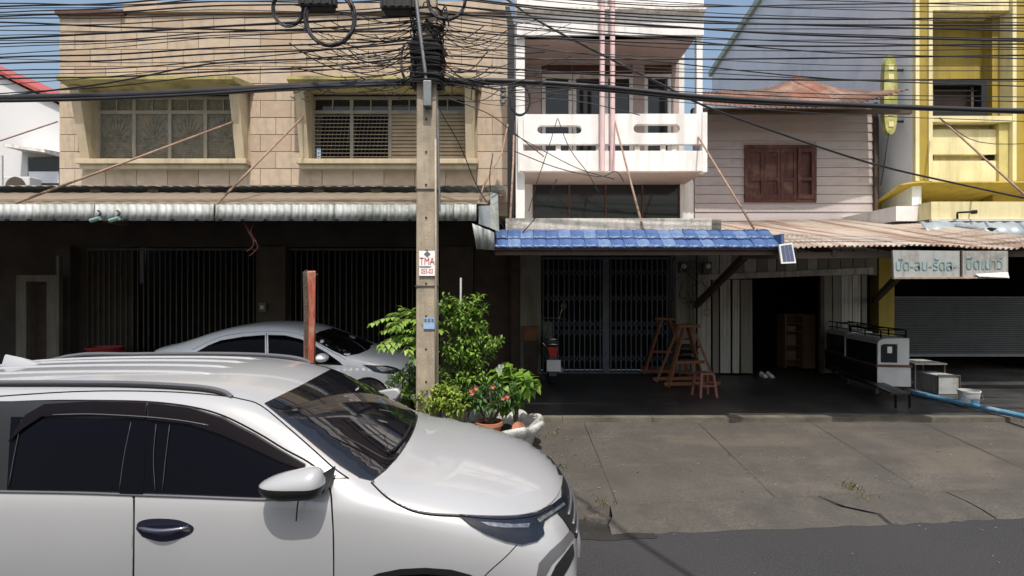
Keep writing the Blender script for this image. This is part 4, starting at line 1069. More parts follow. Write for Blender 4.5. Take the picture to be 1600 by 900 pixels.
# ---------------------------------------------------------------- white SUV in the foreground
suv = thing('parked_suv', (-1.9, 3.80, 0), 'white sport utility vehicle parked in the foreground with black side windows', 'car')
suv.rotation_euler = (R(1.5), 0, 0)
SX, SY = -1.9, 3.80
def st(x, rows): return [((a[0] if len(a) == 3 else x)-SX, a[-2], a[-1]) for a in rows]
SUVS = [
 st(-4.33, [(.70,.5),(.74,.7),(.76,.9),(.74,1.1),(.72,1.16),(.66,1.2),(.6,1.22),(.45,1.23),(.25,1.24),(0,1.24)]),
 st(-4.33, [(.78,.45),(.82,.67),(.84,.92),(.82,1.14),(.79,1.24),(.72,1.3),(.66,1.33),(.5,1.35),(.25,1.36),(0,1.36)]),
 st(-4.22, [(.84,.43),(.88,.66),(.905,.93),(.89,1.19),(.86,1.27),(.78,1.5),(.67,1.66),(.54,1.72),(.28,1.75),(0,1.76)]),
 st(-3.9, [(.86,.43),(.90,.66),(.925,.94),(.905,1.22),(.87,1.29),(.79,1.52),(.69,1.72),(.57,1.79),(.3,1.82),(0,1.825)]),
 st(-3.2, [(.86,.42),(.90,.66),(.93,.94),(.91,1.22),(.88,1.285),(.80,1.52),(.70,1.745),(.585,1.815),(.3,1.85),(0,1.855)]),
 st(-2.5, [(.86,.42),(.90,.66),(.93,.94),(.912,1.215),(.882,1.28),(.80,1.52),(.705,1.75),(.59,1.82),(.3,1.855),(0,1.86)]),
 st(-2.0, [(.86,.42),(.90,.66),(.93,.94),(.912,1.21),(.882,1.275),(.80,1.515),(.705,1.745),(.59,1.81),(.3,1.845),(0,1.85)]),
 st(-1.58, [(.86,.42),(.90,.66),(.93,.935),(.912,1.20),(.88,1.265),(.795,1.5),(.70,1.695),(.60,1.745),(-1.56,.3,1.775),(-1.55,0,1.78)]),
 st(-1.2, [(.86,.42),(.90,.65),(.93,.93),(.912,1.185),(.882,1.25),(.82,1.37),(.735,1.49),(.655,1.535),(-1.15,.32,1.565),(-1.13,0,1.57)]),
 st(-.86, [(.86,.43),(.90,.65),(.93,.92),(.915,1.15),(.885,1.215),(.83,1.262),(.76,1.29),(-.84,.67,1.30),(-.79,.34,1.325),(-.77,0,1.33)]),
 st(-.70, [(.86,.44),(.90,.66),(.93,.92),(.915,1.125),(.88,1.185),(.82,1.228),(.74,1.252),(-.69,.62,1.268),(-.64,.32,1.285),(-.62,0,1.29)]),
 st(-.38, [(.86,.46),(.91,.68),(.935,.90),(.912,1.08),(.87,1.13),(.80,1.175),(.70,1.205),(.55,1.23),(.28,1.247),(0,1.25)]),
 st(-.08, [(.86,.46),(.90,.67),(.92,.87),(.89,1.02),(.84,1.07),(.76,1.115),(.66,1.145),(.50,1.17),(.25,1.185),(0,1.19)]),
 st(.14, [(.85,.44),(.875,.63),(.885,.80),(.85,.94),(.80,.99),(.72,1.03),(.60,1.06),(.17,.44,1.085),(.19,.22,1.10),(.2,0,1.105)]),
 st(.26, [(.80,.42),(.83,.60),(.83,.75),(.79,.87),(.74,.92),(.275,.66,.955),(.295,.54,.985),(.325,.38,1.005),(.345,.19,1.02),(.355,0,1.025)]),
 st(.34, [(.72,.41),(.75,.58),(.75,.70),(.71,.78),(.355,.665,.81),(.37,.58,.83),(.39,.47,.845),(.415,.33,.86),(.435,.165,.87),(.445,0,.875)]),
 st(.41, [(.64,.40),(.655,.52),(.65,.60),(.415,.6,.645),(.42,.55,.66),(.43,.48,.67),(.445,.39,.68),(.46,.27,.69),(.475,.14,.695),(.48,0,.70)]),
 st(.40, [(.6,.36),(.6,.40),(.58,.42),(.405,.53,.43),(.41,.49,.43),(.42,.42,.44),(.43,.34,.44),(.445,.24,.44),(.46,.12,.44),(.465,0,.44)]),
]
S = Shell(suv, SUVS, 3)
S.body(m_paint, arches=[(-.46-SX, .40, .455), (-3.2-SX, .40, .455)])
for x in (-.46, -3.2):
    for side in (-1, 1): wheel(suv, x-SX, .79, .385, .385, .25, side)
S.panel('hood', [(583,753),(606,776),(638,794),(672,802),(715,805),(760,807),(800,807),(832,802),(857,789),(871,772),(877,750),(874,725),(862,702),(842,681),(815,664),(780,653),(735,645),(690,640),(655,637),(652,655),(644,680),(625,712),(602,738)], m_paint, .013, 8, smooth_pts=3)
S.panel('windscreen', [(413,631),(466,605),(518,577),(560,596),(600,617),(636,637),(649,646),(650,662),(642,688),(625,714),(602,738),(582,752),(560,747),(530,728),(490,696),(450,662)], m_wsglass, .006, 16, smooth_pts=0)
# cowl and wiper
S.panel('cowl', [(650,648),(654,658),(651,672),(642,696),(624,722),(600,746),(584,755),(580,752),(600,737),(622,713),(638,690),(647,668)], m_trim, .012, 10)
S.seam('wiper', [(643,660),(632,685),(615,706),(602,712)], m_trim, .008, off=.03)
S.seam('wiper', [(618,720),(600,722),(560,700),(520,680)], m_trim, .006, off=.025)
# side windows, visors, door panels
S.panel('rear_door', [(-260,768),(-120,766),(0,768),(207,772),(207,900),(206,1010),(-90,1010),(-200,930),(-262,850)], m_paint, .005, 20, mirror=True)
S.panel('front_door', [(212,772),(300,775),(405,779),(470,782),(517,786),(520,830),(521,900),(520,1010),(211,1010),(211,900)], m_paint, .005, 20, mirror=True)
S.panel('window_surround', [(-420,768),(-410,700),(-330,640),(-100,628),(60,627),(160,627),(234,629),(300,637),(350,652),(400,678),(440,703),(478,725),(470,752),(420,779),(300,775),(150,770),(0,767),(-200,766)], m_trim, .005, 8, mirror=True)
S.panel('side_window', [(20,652),(210,655),(205,768),(120,766),(14,765)], m_cglass, .013, 7, mirror=True)
S.panel('quarter_window', [(-300,680),(-260,650),(-10,650),(-2,766),(-280,764)], m_cglass, .013, 7, mirror=True)
S.panel('side_window', [(232,655),(300,660),(350,672),(400,694),(440,712),(476,727),(464,752),(405,776),(300,772),(226,769)], m_cglass, .013, 7, mirror=True)
S.panel('door_pillar', [(198,650),(232,652),(226,772),(190,771)], m_cglass, .017, 7, mirror=True)
S.panel('rain_visor', [(20,690),(46,650),(75,634),(150,630),(233,632),(230,656),(150,650),(70,652),(40,672)], m_visor, .030, 7, mirror=True, skirt=.010)
S.panel('rain_visor', [(236,632),(300,640),(350,656),(400,682),(440,706),(478,728),(474,735),(440,722),(400,703),(350,680),(300,664),(237,657)], m_visor, .030, 7, mirror=True, skirt=.010)
S.seam('visor_edge', [(90,650),(150,649),(232,653),(290,659),(330,666)], m_rail, .003, off=.034)
S.seam('belt_trim', [(-400,768),(-150,766),(0,768),(120,770),(210,773),(300,776),(405,780),(455,780)], m_rail, .008, off=.008, mirror=True)
for pp in ([(38,657),(28,705),(18,760)], [(208,660),(197,715),(190,766)], [(247,663),(243,715),(246,768)], [(268,664),(262,715),(257,766)]):
    S.seam('window_channel', pp, m_channel, .0022, off=.0185)
# panel gaps
S.seam('door_seam', [(-60,632),(60,626.5),(150,626),(234,628),(300,636),(350,650),(402,676),(445,702),(482,722),(505,742),(516,765),(519,800),(521,850),(521,930)], m_gap, .0055, off=.0, mirror=True)
S.seam('door_seam', [(209.5,772),(210,820),(209,900),(208,980)], m_gap, .0055, off=.0, mirror=True)
S.seam('roof_seam', [(-40,622),(120,612),(250,612),(340,618),(378,624),(408,634),(450,668),(490,703),(520,730),(545,748)], m_gap, .005, off=.0, mirror=True)
S.seam('hood_seam', [(580,754),(604,777),(637,796),(672,804.5),(718,807)], m_gap, .006, off=.0)
S.seam('fender_seam', [(520,748),(545,747)], m_gap, .004, off=.0, mirror=True)
S.seam('bumper_seam', [(808,851),(790,870),(762,895),(745,915)], m_gap, .003, off=.0, mirror=True)
# headlight
hl = S.panel('headlight', [(716,806),(760,809),(805,809),(836,803),(862,789),(880,774),(890,772),(893,785),(880,795),(862,806),(850,815),(847,826),(849,836),(838,846),(815,851),(790,846),(760,835),(735,821)], m_lens, .014, 9, mirror=False)
S.panel('reflector', [(750,817),(800,821),(826,820),(824,826),(790,826),(764,823)], m_lensin, .0165, 8, parent=hl)
S.panel('indicator', [(838,813),(862,799),(878,787),(881,790),(864,803),(842,818)], m_lensin, .0165, 8, parent=hl)
S.seam('chrome_strip', [(718,807),(765,812),(805,812),(838,806),(865,791)], m_chrome, .006, parent=hl, off=.017)
gr = S.panel('grille', [(-.52,.975),(0,1.005),(.52,.975),(.50,.86),(.40,.76),(0,.73),(-.40,.76),(-.50,.86)], m_trim, .012, .05, hit=S.hit_front)
for zz in (.80, .86, .92):
    q = [p+n*.016 for p, n in (S.hit_front(-.42+.84*k/12, zz) for k in range(13))]
    MB().tube(q, .010, 5).build('grille_bar', m_rail, gr, smooth=True, local=True)
S.panel('plate', [(-.2,.62),(.2,.62),(.2,.52),(-.2,.52)], m_plasticw, .02, .05, hit=S.hit_front)
S.panel('bumper_vent', [(895,823),(898,836),(880,862),(862,880),(850,902),(838,902),(842,880),(858,862),(878,844)], m_rail, .008, 8)
S.panel('fog_lamp_recess', [(894,850),(896,868),(888,885),(876,905),(858,905),(868,884),(882,866)], m_trim, .008, 8)
S.panel('wheel_arch_trim', [(572,905),(590,896),(625,889),(665,887),(705,890),(735,898),(750,906),(738,908),(705,899),(665,896),(625,898),(592,904)], m_trim, .006, 10, mirror=True)
# roof rails and ribs
def rail(side):
    pts = []
    for (a, b_) in [(-300,604),(-120,602),(0,601),(100,601),(200,602),(270,605),(320,609),(350,614),(362,618)]:
        p, n = S.hit(a, b_+2); pts.append(p+n*.026)
    pts[-1] = pts[-1]-Vector((0,0,.024)); pts[-2] = pts[-2]-Vector((0,0,.006))
    pts = smoothpts(pts, 4)
    if side > 0: pts = [Vector((v.x,-v.y,v.z)) for v in pts]
    b = MB(); b.tube(pts, .013, 8); b.build('roof_rail', m_rail, suv, smooth='auto', local=True)
    b = MB(); b.tube([v-Vector((0,0,.018)) for v in pts], .012, 6); b.build('rail_base', m_trim, suv, smooth=True, local=True)
rail(-1); rail(1)
for yy in (-.30, -.1, .1, .30):
    pts = []
    for k in range(16):
        x = -2.35+2.1*k/15-.0; x = -4.0+2.05*k/15-SX
        h = S.bvh.ray_cast(Vector((x, yy, 3)), Vector((0,0,-1)))
        pts.append(h[0]+Vector((0,0,-.022 if k in (0,15) else -.010)))
    MB().tube(pts, .02, 8).build('roof_rib', m_paint, suv, smooth=True, local=True)
# rear spoiler lump / shark fin at left edge of the roof
h = S.bvh.ray_cast(Vector((-3.62-SX, .05, 3)), Vector((0,0,-1)))[0]
b = MB(); b.hexa([h+Vector((-.13,-.05,-.01)),h+Vector((.16,-.035,-.01)),h+Vector((.16,.035,-.01)),h+Vector((-.13,.05,-.01))],[h+Vector((-.14,-.008,.075)),h+Vector((-.02,-.008,.05)),h+Vector((-.02,.008,.05)),h+Vector((-.14,.008,.075))])
b.build('antenna_fin', m_paint, suv, smooth='auto', bevel=.008, local=True)
# door handles
def handle(cx, cy):
    ho = S.panel('door_handle', [(cx-44,cy),(cx-40,cy-11),(cx-20,cy-16),(cx+15,cy-15),(cx+36,cy-9),(cx+46,cy-1),(cx+38,cy+9),(cx+12,cy+18),(cx-10,cy+19),(cx-34,cy+12)], m_chrome, .007, 8, smooth_pts=3)
    pts = [S.hit(cx-38+76*k/8, cy-3+1.5*math.sin(k/8*3.1)) for k in range(9)]
    q = [p+n*(.012+.03*math.sin(math.pi*k/8)) for k, (p, n) in enumerate(pts)]
    MB().tube(q, [.008,.011,.012,.012,.012,.012,.012,.011,.008], 8).build('grip', m_chromeg, ho, smooth=True, local=True)
    S.panel('keyhole', [(cx+30,cy-4),(cx+40,cy-3),(cx+40,cy+4),(cx+30,cy+3)], m_chrome2, .012, 8, parent=ho)
handle(258, 826); handle(-110, 822)
# mirror
def mirror(side):
    mr = bpy.data.objects.new('door_mirror', None); COL.objects.link(mr); mr.parent = suv
    c0 = S.inv @ P(456, 757, 2.79); 
    bm = bmesh.new(); bmesh.ops.create_uvsphere(bm, u_segments=28, v_segments=18, radius=1)
    me = bpy.data.meshes.new('mirror_cap')
    for v in bm.verts:
        x, y, z = v.co
        xs1 = x**.35 if x > 0 else -((-x)**.8)
        yy = (y if y < .35 else .35)*.095
        zt = z*(.040+.050*(xs1+1)*.5) if z > 0 else z*.062
        zt = zt*(1.35 if z < 0 else 1.15)+.008*xs1
        v.co = Vector((xs1*.178+.02*max(0, z)*0, yy, zt))
    bmesh.ops.bisect_plane(bm, geom=bm.verts[:]+bm.edges[:]+bm.faces[:], plane_co=(0,0,.004), plane_no=(0,0,1), dist=1e-5)
    low = [f for f in bm.faces if f.calc_center_median().z < -.018]
    bmesh.ops.recalc_face_normals(bm, faces=bm.faces)
    bm.to_mesh(me); bm.free()
    me.materials.append(m_paint); me.materials.append(m_trim)
    for p in me.polygons:
        p.use_smooth = True
        if p.center.z < .004: p.material_index = 1
    o = bpy.data.objects.new('mirror_cap', me); COL.objects.link(o); o.parent = mr
    mr.location = (c0.x, c0.y if side < 0 else -c0.y, c0.z)
    b = MB(); b.hexa([(.06,0,-.07),(.17,.02,-.06),(.17,.16,-.06),(.06,.14,-.07)], [(.11,0,-.01),(.175,.0,.07),(.19,.16,.05),(.13,.14,-.01)])
    if side > 0: b.v = [Vector((v.x,-v.y,v.z)) for v in b.v]; o.scale.y = -1
    b.build('mirror_foot', m_trim, mr, local=True, recalc=True, bevel=.01)
    b = MB(); b.tube([(.03,.02,-.08),(.02,.02,-.13),(.015,.015,-.21)], .004, 5); b.build('mirror_cord', m_trim, mr, local=True)
mirror(-1); mirror(1)

# ---------------------------------------------------------------- silver-white sedan in the shade
sed = thing('parked_sedan', (-4.08, 9.08, .335), 'silver-white sedan parked in the shade under the long awning', 'car')
sed.rotation_euler = (0, 0, R(-3))
QX = -3.9
def sq(x, rows): return [(((a[0] if len(a) == 3 else x)-QX)*1.05, a[-2], a[-1]*1.02) for a in rows]
SEDS = [
 sq(-5.74, [(.5,.3),(.6,.5),(.62,.7),(.58,.88),(.5,.95),(.3,.97),(0,.98)]),
 sq(-5.69, [(.72,.28),(.76,.5),(.77,.75),(.72,.96),(.62,1.03),(.35,1.06),(0,1.07)]),
 sq(-5.45, [(.8,.26),(.83,.5),(.85,.78),(.80,.98),(.66,1.08),(.38,1.10),(0,1.11)]),
 sq(-5.2, [(.82,.25),(.85,.5),(.86,.8),(.82,.99),(.68,1.13),(.45,1.16),(0,1.17)]),
 sq(-4.75, [(.83,.25),(.86,.5),(.87,.8),(.83,.99),(.68,1.26),(.50,1.33),(0,1.36)]),
 sq(-4.3, [(.83,.25),(.86,.5),(.87,.8),(.83,.985),(.67,1.33),(.50,1.42),(0,1.455)]),
 sq(-3.8, [(.83,.25),(.86,.5),(.87,.8),(.83,.975),(.67,1.35),(.50,1.44),(0,1.475)]),
 sq(-3.3, [(.83,.25),(.86,.5),(.87,.8),(.83,.965),(.68,1.30),(.52,1.38),(-3.25,0,1.425)]),
 sq(-2.9, [(.83,.25),(.86,.5),(.87,.79),(.83,.95),(.73,1.12),(.60,1.19),(-2.8,0,1.255)]),
 sq(-2.55, [(.83,.25),(.86,.5),(.87,.78),(.84,.93),(.78,.99),(.66,1.02),(-2.42,0,1.09)]),
 sq(-2.25, [(.83,.25),(.86,.5),(.87,.76),(.83,.89),(.76,.94),(.6,.97),(-2.2,0,1.01)]),
 sq(-1.9, [(.82,.25),(.84,.48),(.84,.70),(.79,.81),(.71,.86),(.55,.89),(-1.85,0,.93)]),
 sq(-1.68, [(.74,.25),(.77,.45),(.76,.62),(.70,.72),(.62,.77),(-1.63,.45,.80),(-1.55,0,.83)]),
 sq(-1.52, [(.6,.25),(.62,.4),(.6,.52),(.55,.6),(.48,.64),(-1.47,.33,.66),(-1.42,0,.68)]),
 sq(-1.46, [(.5,.2),(.5,.26),(.48,.3),(.42,.32),(.36,.33),(-1.42,.25,.33),(-1.38,0,.34)]),
]
S2 = Shell(sed, SEDS, 3)
S2.body(m_paint2, arches=[((-2.15-QX)*1.05, .31, .34), ((-4.75-QX)*1.05, .31, .34)])
for x in (-2.15, -4.75):
    for side in (-1, 1): wheel(sed, (x-QX)*1.05, .745, .31, .31, .2, side)
S2.panel('side_window', [(307,550),(325,540),(345,532),(380,526),(414,523.5),(414,560),(310,560)], m_cglass, .004, 7, mirror=True)
S2.panel('side_window', [(419,523.5),(445,524),(470,530),(490,539),(512,552),(530,565),(536,571),(420,566)], m_cglass, .004, 7, mirror=True)
S2.panel('windscreen', [(482,527),(500,518),(520,512.5),(545,521),(568,530),(584,538),(575,547),(560,553),(540,557),(520,548),(500,537)], m_wsglass, .004, 7)
S2.panel('hood', [(544,558),(562,554),(577,548),(587,539),(606,546),(624,556),(636,566),(625,568),(600,567),(572,566)], m_paint2, .006, 7)
hl = S2.panel('headlight', [(567,570),(585,571),(605,571.5),(620,575),(625,579),(615,584),(600,584),(585,581)], m_lens, .006, 5)
S2.panel('reflector', [(588,574),(605,574),(615,577),(608,580),(595,580)], m_lensin, .009, 5, parent=hl)
S2.seam('door_seam', [(416,520),(417,545),(418,580)], m_gap, .004)
S2.seam('roof_seam', [(300,547),(340,528),(380,520.5),(430,518),(465,522),(490,533),(515,548),(540,562)], m_chrome2, .005)
mr = bpy.data.objects.new('door_mirror', None); COL.objects.link(mr); mr.parent = sed
mr.location = S2.inv @ P(503, 559, 8.0)
bm = bmesh.new(); bmesh.ops.create_uvsphere(bm, u_segments=18, v_segments=12, radius=1)
for v in bm.verts: v.co = Vector((v.co.x*.10, v.co.y*.12, v.co.z*.07))
me = bpy.data.meshes.new('mirror_cap'); bm.to_mesh(me); bm.free(); me.materials.append(m_paint2); me.polygons.foreach_set('use_smooth', [True]*len(me.polygons))
o = bpy.data.objects.new('mirror_cap', me); COL.objects.link(o); o.parent = mr
MB().bar((0,.08,-.03), (.03,.26,-.06), .06, .04).build('mirror_foot', m_trim, mr, local=True)
b = MB()

# ================================================================== UTILITY POLE AND POSTS
YPo = 6.65
pole = thing('utility_pole', (PX(668,YPo), YPo, .1), 'square concrete utility pole with a white and red number plate, wrapped in cables', 'utility pole')
xc = PX(668,YPo); 
b = MB(); b.hexa([(xc-.135,YPo-.11,.05),(xc+.135,YPo-.11,.05),(xc+.135,YPo+.11,.05),(xc-.135,YPo+.11,.05)],[(xc-.115,YPo-.09,10.5),(xc+.115,YPo-.09,10.5),(xc+.115,YPo+.09,10.5),(xc-.115,YPo+.09,10.5)])
b.build('shaft', m_pole, pole, bevel=.018)
b = MB()
for z in [1.2+.42*i for i in range(14)]:
    b.tube([(xc, YPo-.115, z), (xc, YPo-.103, z)], .012, 8)
b.build('bolt_holes', m_gap, pole)
b = MB(); b.tube([(xc+.125,YPo-.125,.6),(xc+.125,YPo-.122,2.6),(xc+.12,YPo-.118,4.3)], .014, 6); b.build('earth_wire', m_pole, pole, smooth=True)
for z in (PZ(447,YPo), PZ(298,YPo)):
    b = MB(); b.box(xc-.142, xc+.142, YPo-.118, YPo+.118, z-.006, z+.006); b.build('band', m_gate, pole)
for px0, px1, py0, py1, mt in ((655,678,392,431,m_signw),):
    pl = MB().box(PX(655,YPo-.12), PX(680,YPo-.12), YPo-.128, YPo-.122, PZ(431,YPo-.12), PZ(392,YPo-.12)).build('number_plate', m_signw, pole)
yt = YPo-.131
text("TMA", 'lettering', .13, m_red, pl, (PX(667.3,yt), yt, PZ(408.5,yt)), .001, sx=.72)
text("055-03", 'lettering', .088, m_red, pl, (PX(667.3,yt), yt, PZ(424,yt)), .001, sx=.62)
b = MB(); c = P(667.5,397,yt); b.prism([c+Vector((0,0,.042)),c+Vector((-.042,0,0)),c+Vector((0,0,-.042)),c+Vector((.042,0,0))], (0,.002,0)); b.box(c.x-.008,c.x+.008,c.y+.0005,c.y+.002,c.z+.03,c.z+.06); b.build('emblem', m_greyp, pl, recalc=True)
b = MB()
for z, w_ in ((PZ(416.2,yt),.085),(PZ(417.6,yt),.07)): b.box(xc-w_-.005, xc+w_-.01, yt, yt+.002, z-.003, z+.003)
b.build('small_print', m_greyp, pl)
nb = MB().box(xc-.03, xc+.12, YPo-.125, YPo-.121, PZ(513,YPo), PZ(495,YPo)).build('blue_label', M('blue_label', (.25,.36,.55), .6, .2, 20), pole)
b = MB(); 
for q in range(3): b.box(xc-.02+.045*q, xc+.01+.045*q, YPo-.128, YPo-.126, PZ(502,YPo), PZ(497,YPo))
b.build('label_print', m_greyp, nb)
# steel strut / cable guard tube along the upper pole
MB().tube(smoothpts([P(648,-20,6.46), P(655,40,6.46), P(661,85,6.47), P(667,135,6.49), P(669,158,6.5)], 5), .026, 8).build('steel_tube', m_steel, pole, smooth=True)
MB().box(PX(662,6.5), PX(675,6.5), 6.44, 6.55, PZ(168,6.5), PZ(128,6.5)).build('steel_bracket', m_steel, pole, bevel=.01)
MB().tube([P(684,170,6.53), P(685,230,6.53), P(687,330,6.53)], .014, 6).build('conduit', m_steel, pole)
# dark steel corner post
dp = thing('corner_post', (PX(797,9.9), 9.9, .4), 'dark steel post between the beige wall and the white balcony building', 'post')
MB().box(PX(793,9.9), PX(804,9.9), 9.84, 9.96, 3.3, PZ(42,9.9)).build('post', m_trim, dp)
MB().hexa([P(793,42,9.85),P(804,42,9.85),P(804,42,9.97),P(793,42,9.97)],[P(789,10,9.85),P(796,10,9.85),P(796,10,9.97),P(789,10,9.97)]).build('bent_top', m_trim, dp, recalc=True)
b = MB()
for q in (141, 150, 159): b.lathe(P(786,q,9.78), [(.03,-.04),(.05,-.03),(.05,.03),(.03,.04)], 10)
b.build('insulator', m_steel, dp, smooth='auto'); MB().bar(P(785,135,9.8), P(785,166,9.8), .03).build('insulator_rack', m_steel, dp)
# red wooden post behind the SUV
rp = thing('red_post', (PX(483,6.6), 6.6, .15), 'flaking red-painted wooden post standing behind the white vehicle', 'post')
b = MB(); yq = 6.6
b.hexa([(PX(477,yq),yq-.07,.1),(PX(490,yq),yq-.07,.1),(PX(490,yq),yq+.07,.1),(PX(477,yq),yq+.07,.1)],[P(474.5,424,yq-.07),P(493.5,424,yq-.07),P(493.5,423,yq+.07),P(474.5,423,yq+.07)]); b.build('post', m_redpost, rp, bevel=.012)
b = MB(); b.tube([P(493,429,yq), P(496,429,yq)], .012, 6); b.tube([P(491,495,yq), P(494,495,yq)], .012, 6); b.build('bolt', m_gate, rp)
b = MB(); b.prism([P(473,425,yq-.075),P(479,421,yq-.075),P(482,470,yq-.078),P(481,560,yq-.078),P(476,560,yq-.075)], (0,.02,0)); b.build('split_edge', m_bark, rp, recalc=True)

# ================================================================== PLANTER AND PLANTS
px_, py_ = PX(752,7.1), 7.1
pt = thing('street_planter', (px_, py_, .14), 'round white cement planter with scalloped rim around the pole base', 'planter')
NS = 10; b = MB(); n = NS*10; vs = []; fs = []; prof = [(.82,.10),(.85,.22),(.90,.36),(1.0,.46),(1.07,.54),(1.04,.58),(.95,.54),(.80,.42),(.72,.34)]
for i in range(n):
    a = 2*math.pi*i/n; sc_ = abs(math.sin(a*NS/2))**.6
    for k, (r_, z) in enumerate(prof):
        q = (k/8) if k <= 5 else 1
        rr = r_*.84*(1-.17*q*(1-sc_)); vs.append((px_+rr*math.cos(a), py_+rr*.74*math.sin(a), z+.09*q*(sc_-.6)))
m_ = len(prof)
for i in range(n):
    for k in range(m_-1): fs.append((i*m_+k, ((i+1) % n)*m_+k, ((i+1) % n)*m_+k+1, i*m_+k+1))
b.add(vs, fs); b.build('basin', m_planter, pt, smooth=True)
b = MB(); pts = [(px_+.68*math.cos(2*math.pi*i/32), py_+.5*math.sin(2*math.pi*i/32), .40+random.uniform(-.02,.03)) for i in range(32)]
b.add(pts+[(px_, py_, .45)], [(i, (i+1) % 32, 32) for i in range(32)]); tag(b.build('soil', m_soil, pt), kind='stuff')

def leaf(b, p, d, up, L, W, fold=.25, droop=.3):
    d = d.normalized(); s_ = d.cross(up)
    s_ = s_.normalized() if s_.length > 1e-4 else d.orthogonal().normalized()
    n = s_.cross(d).normalized()
    m1 = p+d*L*.5-n*0.02*L; tip = p+d*L-n*droop*L
    b.add([p, m1+s_*W*.5+n*fold*W*.5, tip, m1-s_*W*.5+n*fold*W*.5, m1], [(0,4,1),(4,2,1),(0,3,4),(4,3,2)])
def rnd(): 
    while True:
        v = Vector((random.uniform(-1,1), random.uniform(-1,1), random.uniform(-1,1)))
        if .05 < v.length < 1: return v
def sprays(b, stems, c, rad, n, twig, L, W, per, bias=.55, droop=.3, up=.4):
    """leafy twigs spread through an ellipsoid; stems gets the twig lines"""
    for i in range(n):
        v = rnd(); v = v.normalized()*(v.length**bias)
        p = Vector((c[0]+v.x*rad[0], c[1]+v.y*rad[1], c[2]+v.z*rad[2]))
        d = (Vector((v.x, v.y, v.z*.5+up))+rnd()*.5).normalized()
        stems.append((p-d*twig*.5, p+d*twig*.5))
        for k in range(per):
            q = p+d*twig*(k/per-.5)
            a = rnd(); dd = (d*.5+(a-d*a.dot(d)).normalized()).normalized()
            leaf(b, q, dd, Vector((0,0,1))+rnd()*.5, L*random.uniform(.7,1.2), W*random.uniform(.8,1.2), droop=droop)
def plant(name, loc, label, cat, group=None):
    return thing(name, loc, label, cat, group)
# (a) slender tree with broad leaflets left of the pole
t = plant('small_tree', P(655,640,7.0), 'slender small tree with broad bright leaves just left of the concrete pole', 'tree')
b = MB(); tops = []
base = Vector((PX(653,7.0), 7.0, .38))
for pp in ([(653,640),(652,600),(656,560),(650,530)], [(655,640),(659,590),(648,550),(640,520)], [(651,640),(649,590),(652,555),(660,525)]):
    q = smoothpts([P(a, c, 7.0+random.uniform(-.06,.06)) for a, c in pp], 4); q[0].z = .38; b.tube(q, [.022-.010*i/len(q) for i in range(len(q))], 6); tops.append(q[-1])
b.build('trunk', m_bark, t, smooth=True)
b = MB(); tw = MB()
for i in range(64):
    tp = random.choice(tops); v = rnd(); v.z = abs(v.z)*.9-.1
    d = Vector((v.x*1.1-.15, v.y, v.z+.1)).normalized(); Lr = random.uniform(.25,.42)
    o_ = tp+Vector((random.uniform(-.1,.06), random.uniform(-.1,.1), random.uniform(-.12,.30)))
    pts = [o_+d*Lr*k/6-Vector((0,0,.18*(k/6)**2*Lr*2)) for k in range(7)]; tw.tube(pts, .004, 4)
    for k in range(1, 7):
        s_ = (pts[k]-pts[k-1]).normalized(); sd_ = s_.cross(Vector((0,0,1))).normalized()
        for g_ in (-1, 1): leaf(b, pts[k], sd_*g_+s_*.5-Vector((0,0,.2)), Vector((0,0,1)), random.uniform(.10,.15), .068, .15, .25)
    leaf(b, pts[-1], s_, Vector((0,0,1)), .12, .06)
tag(b.build('foliage', m_leafl, t), kind='stuff'); tag(tw.build('twigs', m_bark, t), kind='stuff')
# (b) dense bush right of the pole
def bush(name, base, label, clumps, mat, L, W, twig, per, stem_r=.015, cat='bush', droop=.3):
    t = plant(name, base, label, cat); b = MB(); stems = []; tr = MB()
    for (c, rad, n) in clumps:
        sprays(b, stems, c, rad, n, twig, L, W, per, droop=droop)
        q = smoothpts([Vector(base), (Vector(base)+Vector(c))/2+rnd()*.05, Vector(c)+Vector((0,0,rad[2]*.5))], 4); tr.tube(q, [stem_r*(1-.6*i/len(q)) for i in range(len(q))], 5)
    for a, c in stems: tr.tube([a, c], .003, 3, cap=False)
    tag(b.build('foliage', mat, t), kind='stuff'); tr.build('stems', m_bark, t, smooth=True)
    return t
Y7 = 7.1
bush('leafy_bush', (PX(722,Y7), Y7, .4), 'tall dense bright green bush right of the concrete pole',
     [(P(722,492,Y7), (.22,.20,.22), 62), (P(732,518,Y7), (.24,.22,.2), 74), (P(716,548,Y7), (.22,.2,.2), 60), (P(744,554,Y7), (.19,.18,.15), 40), (P(713,588,Y7), (.24,.2,.22), 52), (P(765,535,Y7), (.16,.16,.10), 25), (P(745,478,Y7), (.12,.12,.14), 22), (P(738,600,Y7), (.22,.2,.2), 50), (P(700,478,Y7),(.14,.14,.12),22)],
     m_leafb, .085, .036, .16, 7)
bush('low_shrub', (PX(683,6.55), 6.55, .38), 'low yellow-green shrub in front of the pole base',
     [(P(668,630,6.55), (.18,.15,.14), 45), (P(690,622,6.55), (.22,.16,.16), 55), (P(710,632,6.55), (.14,.14,.12), 30)], m_leafy, .075, .034, .12, 7)
bush('green_shrub', (PX(630,7.0), 7.0, .36), 'loose green shrub left of the pole behind the windscreen',
     [(P(628,606,7.0), (.18,.15,.22), 60), (P(640,590,7.0), (.10,.12,.18), 28), (P(622,628,7.0), (.14,.14,.12), 30)], m_leafb, .075, .034, .14, 7)
t = bush('flowering_plant', (PX(765,6.75), 6.75, .58), 'potted flowering plant with red blooms beside the planter rim',
     [(P(765,622,6.75), (.22,.17,.16), 48), (P(790,612,6.8), (.16,.14,.13), 30), (P(745,628,6.75), (.12,.12,.12), 18)], m_leafd, .10, .03, .12, 7, .025)
t['category'] = 'plant'
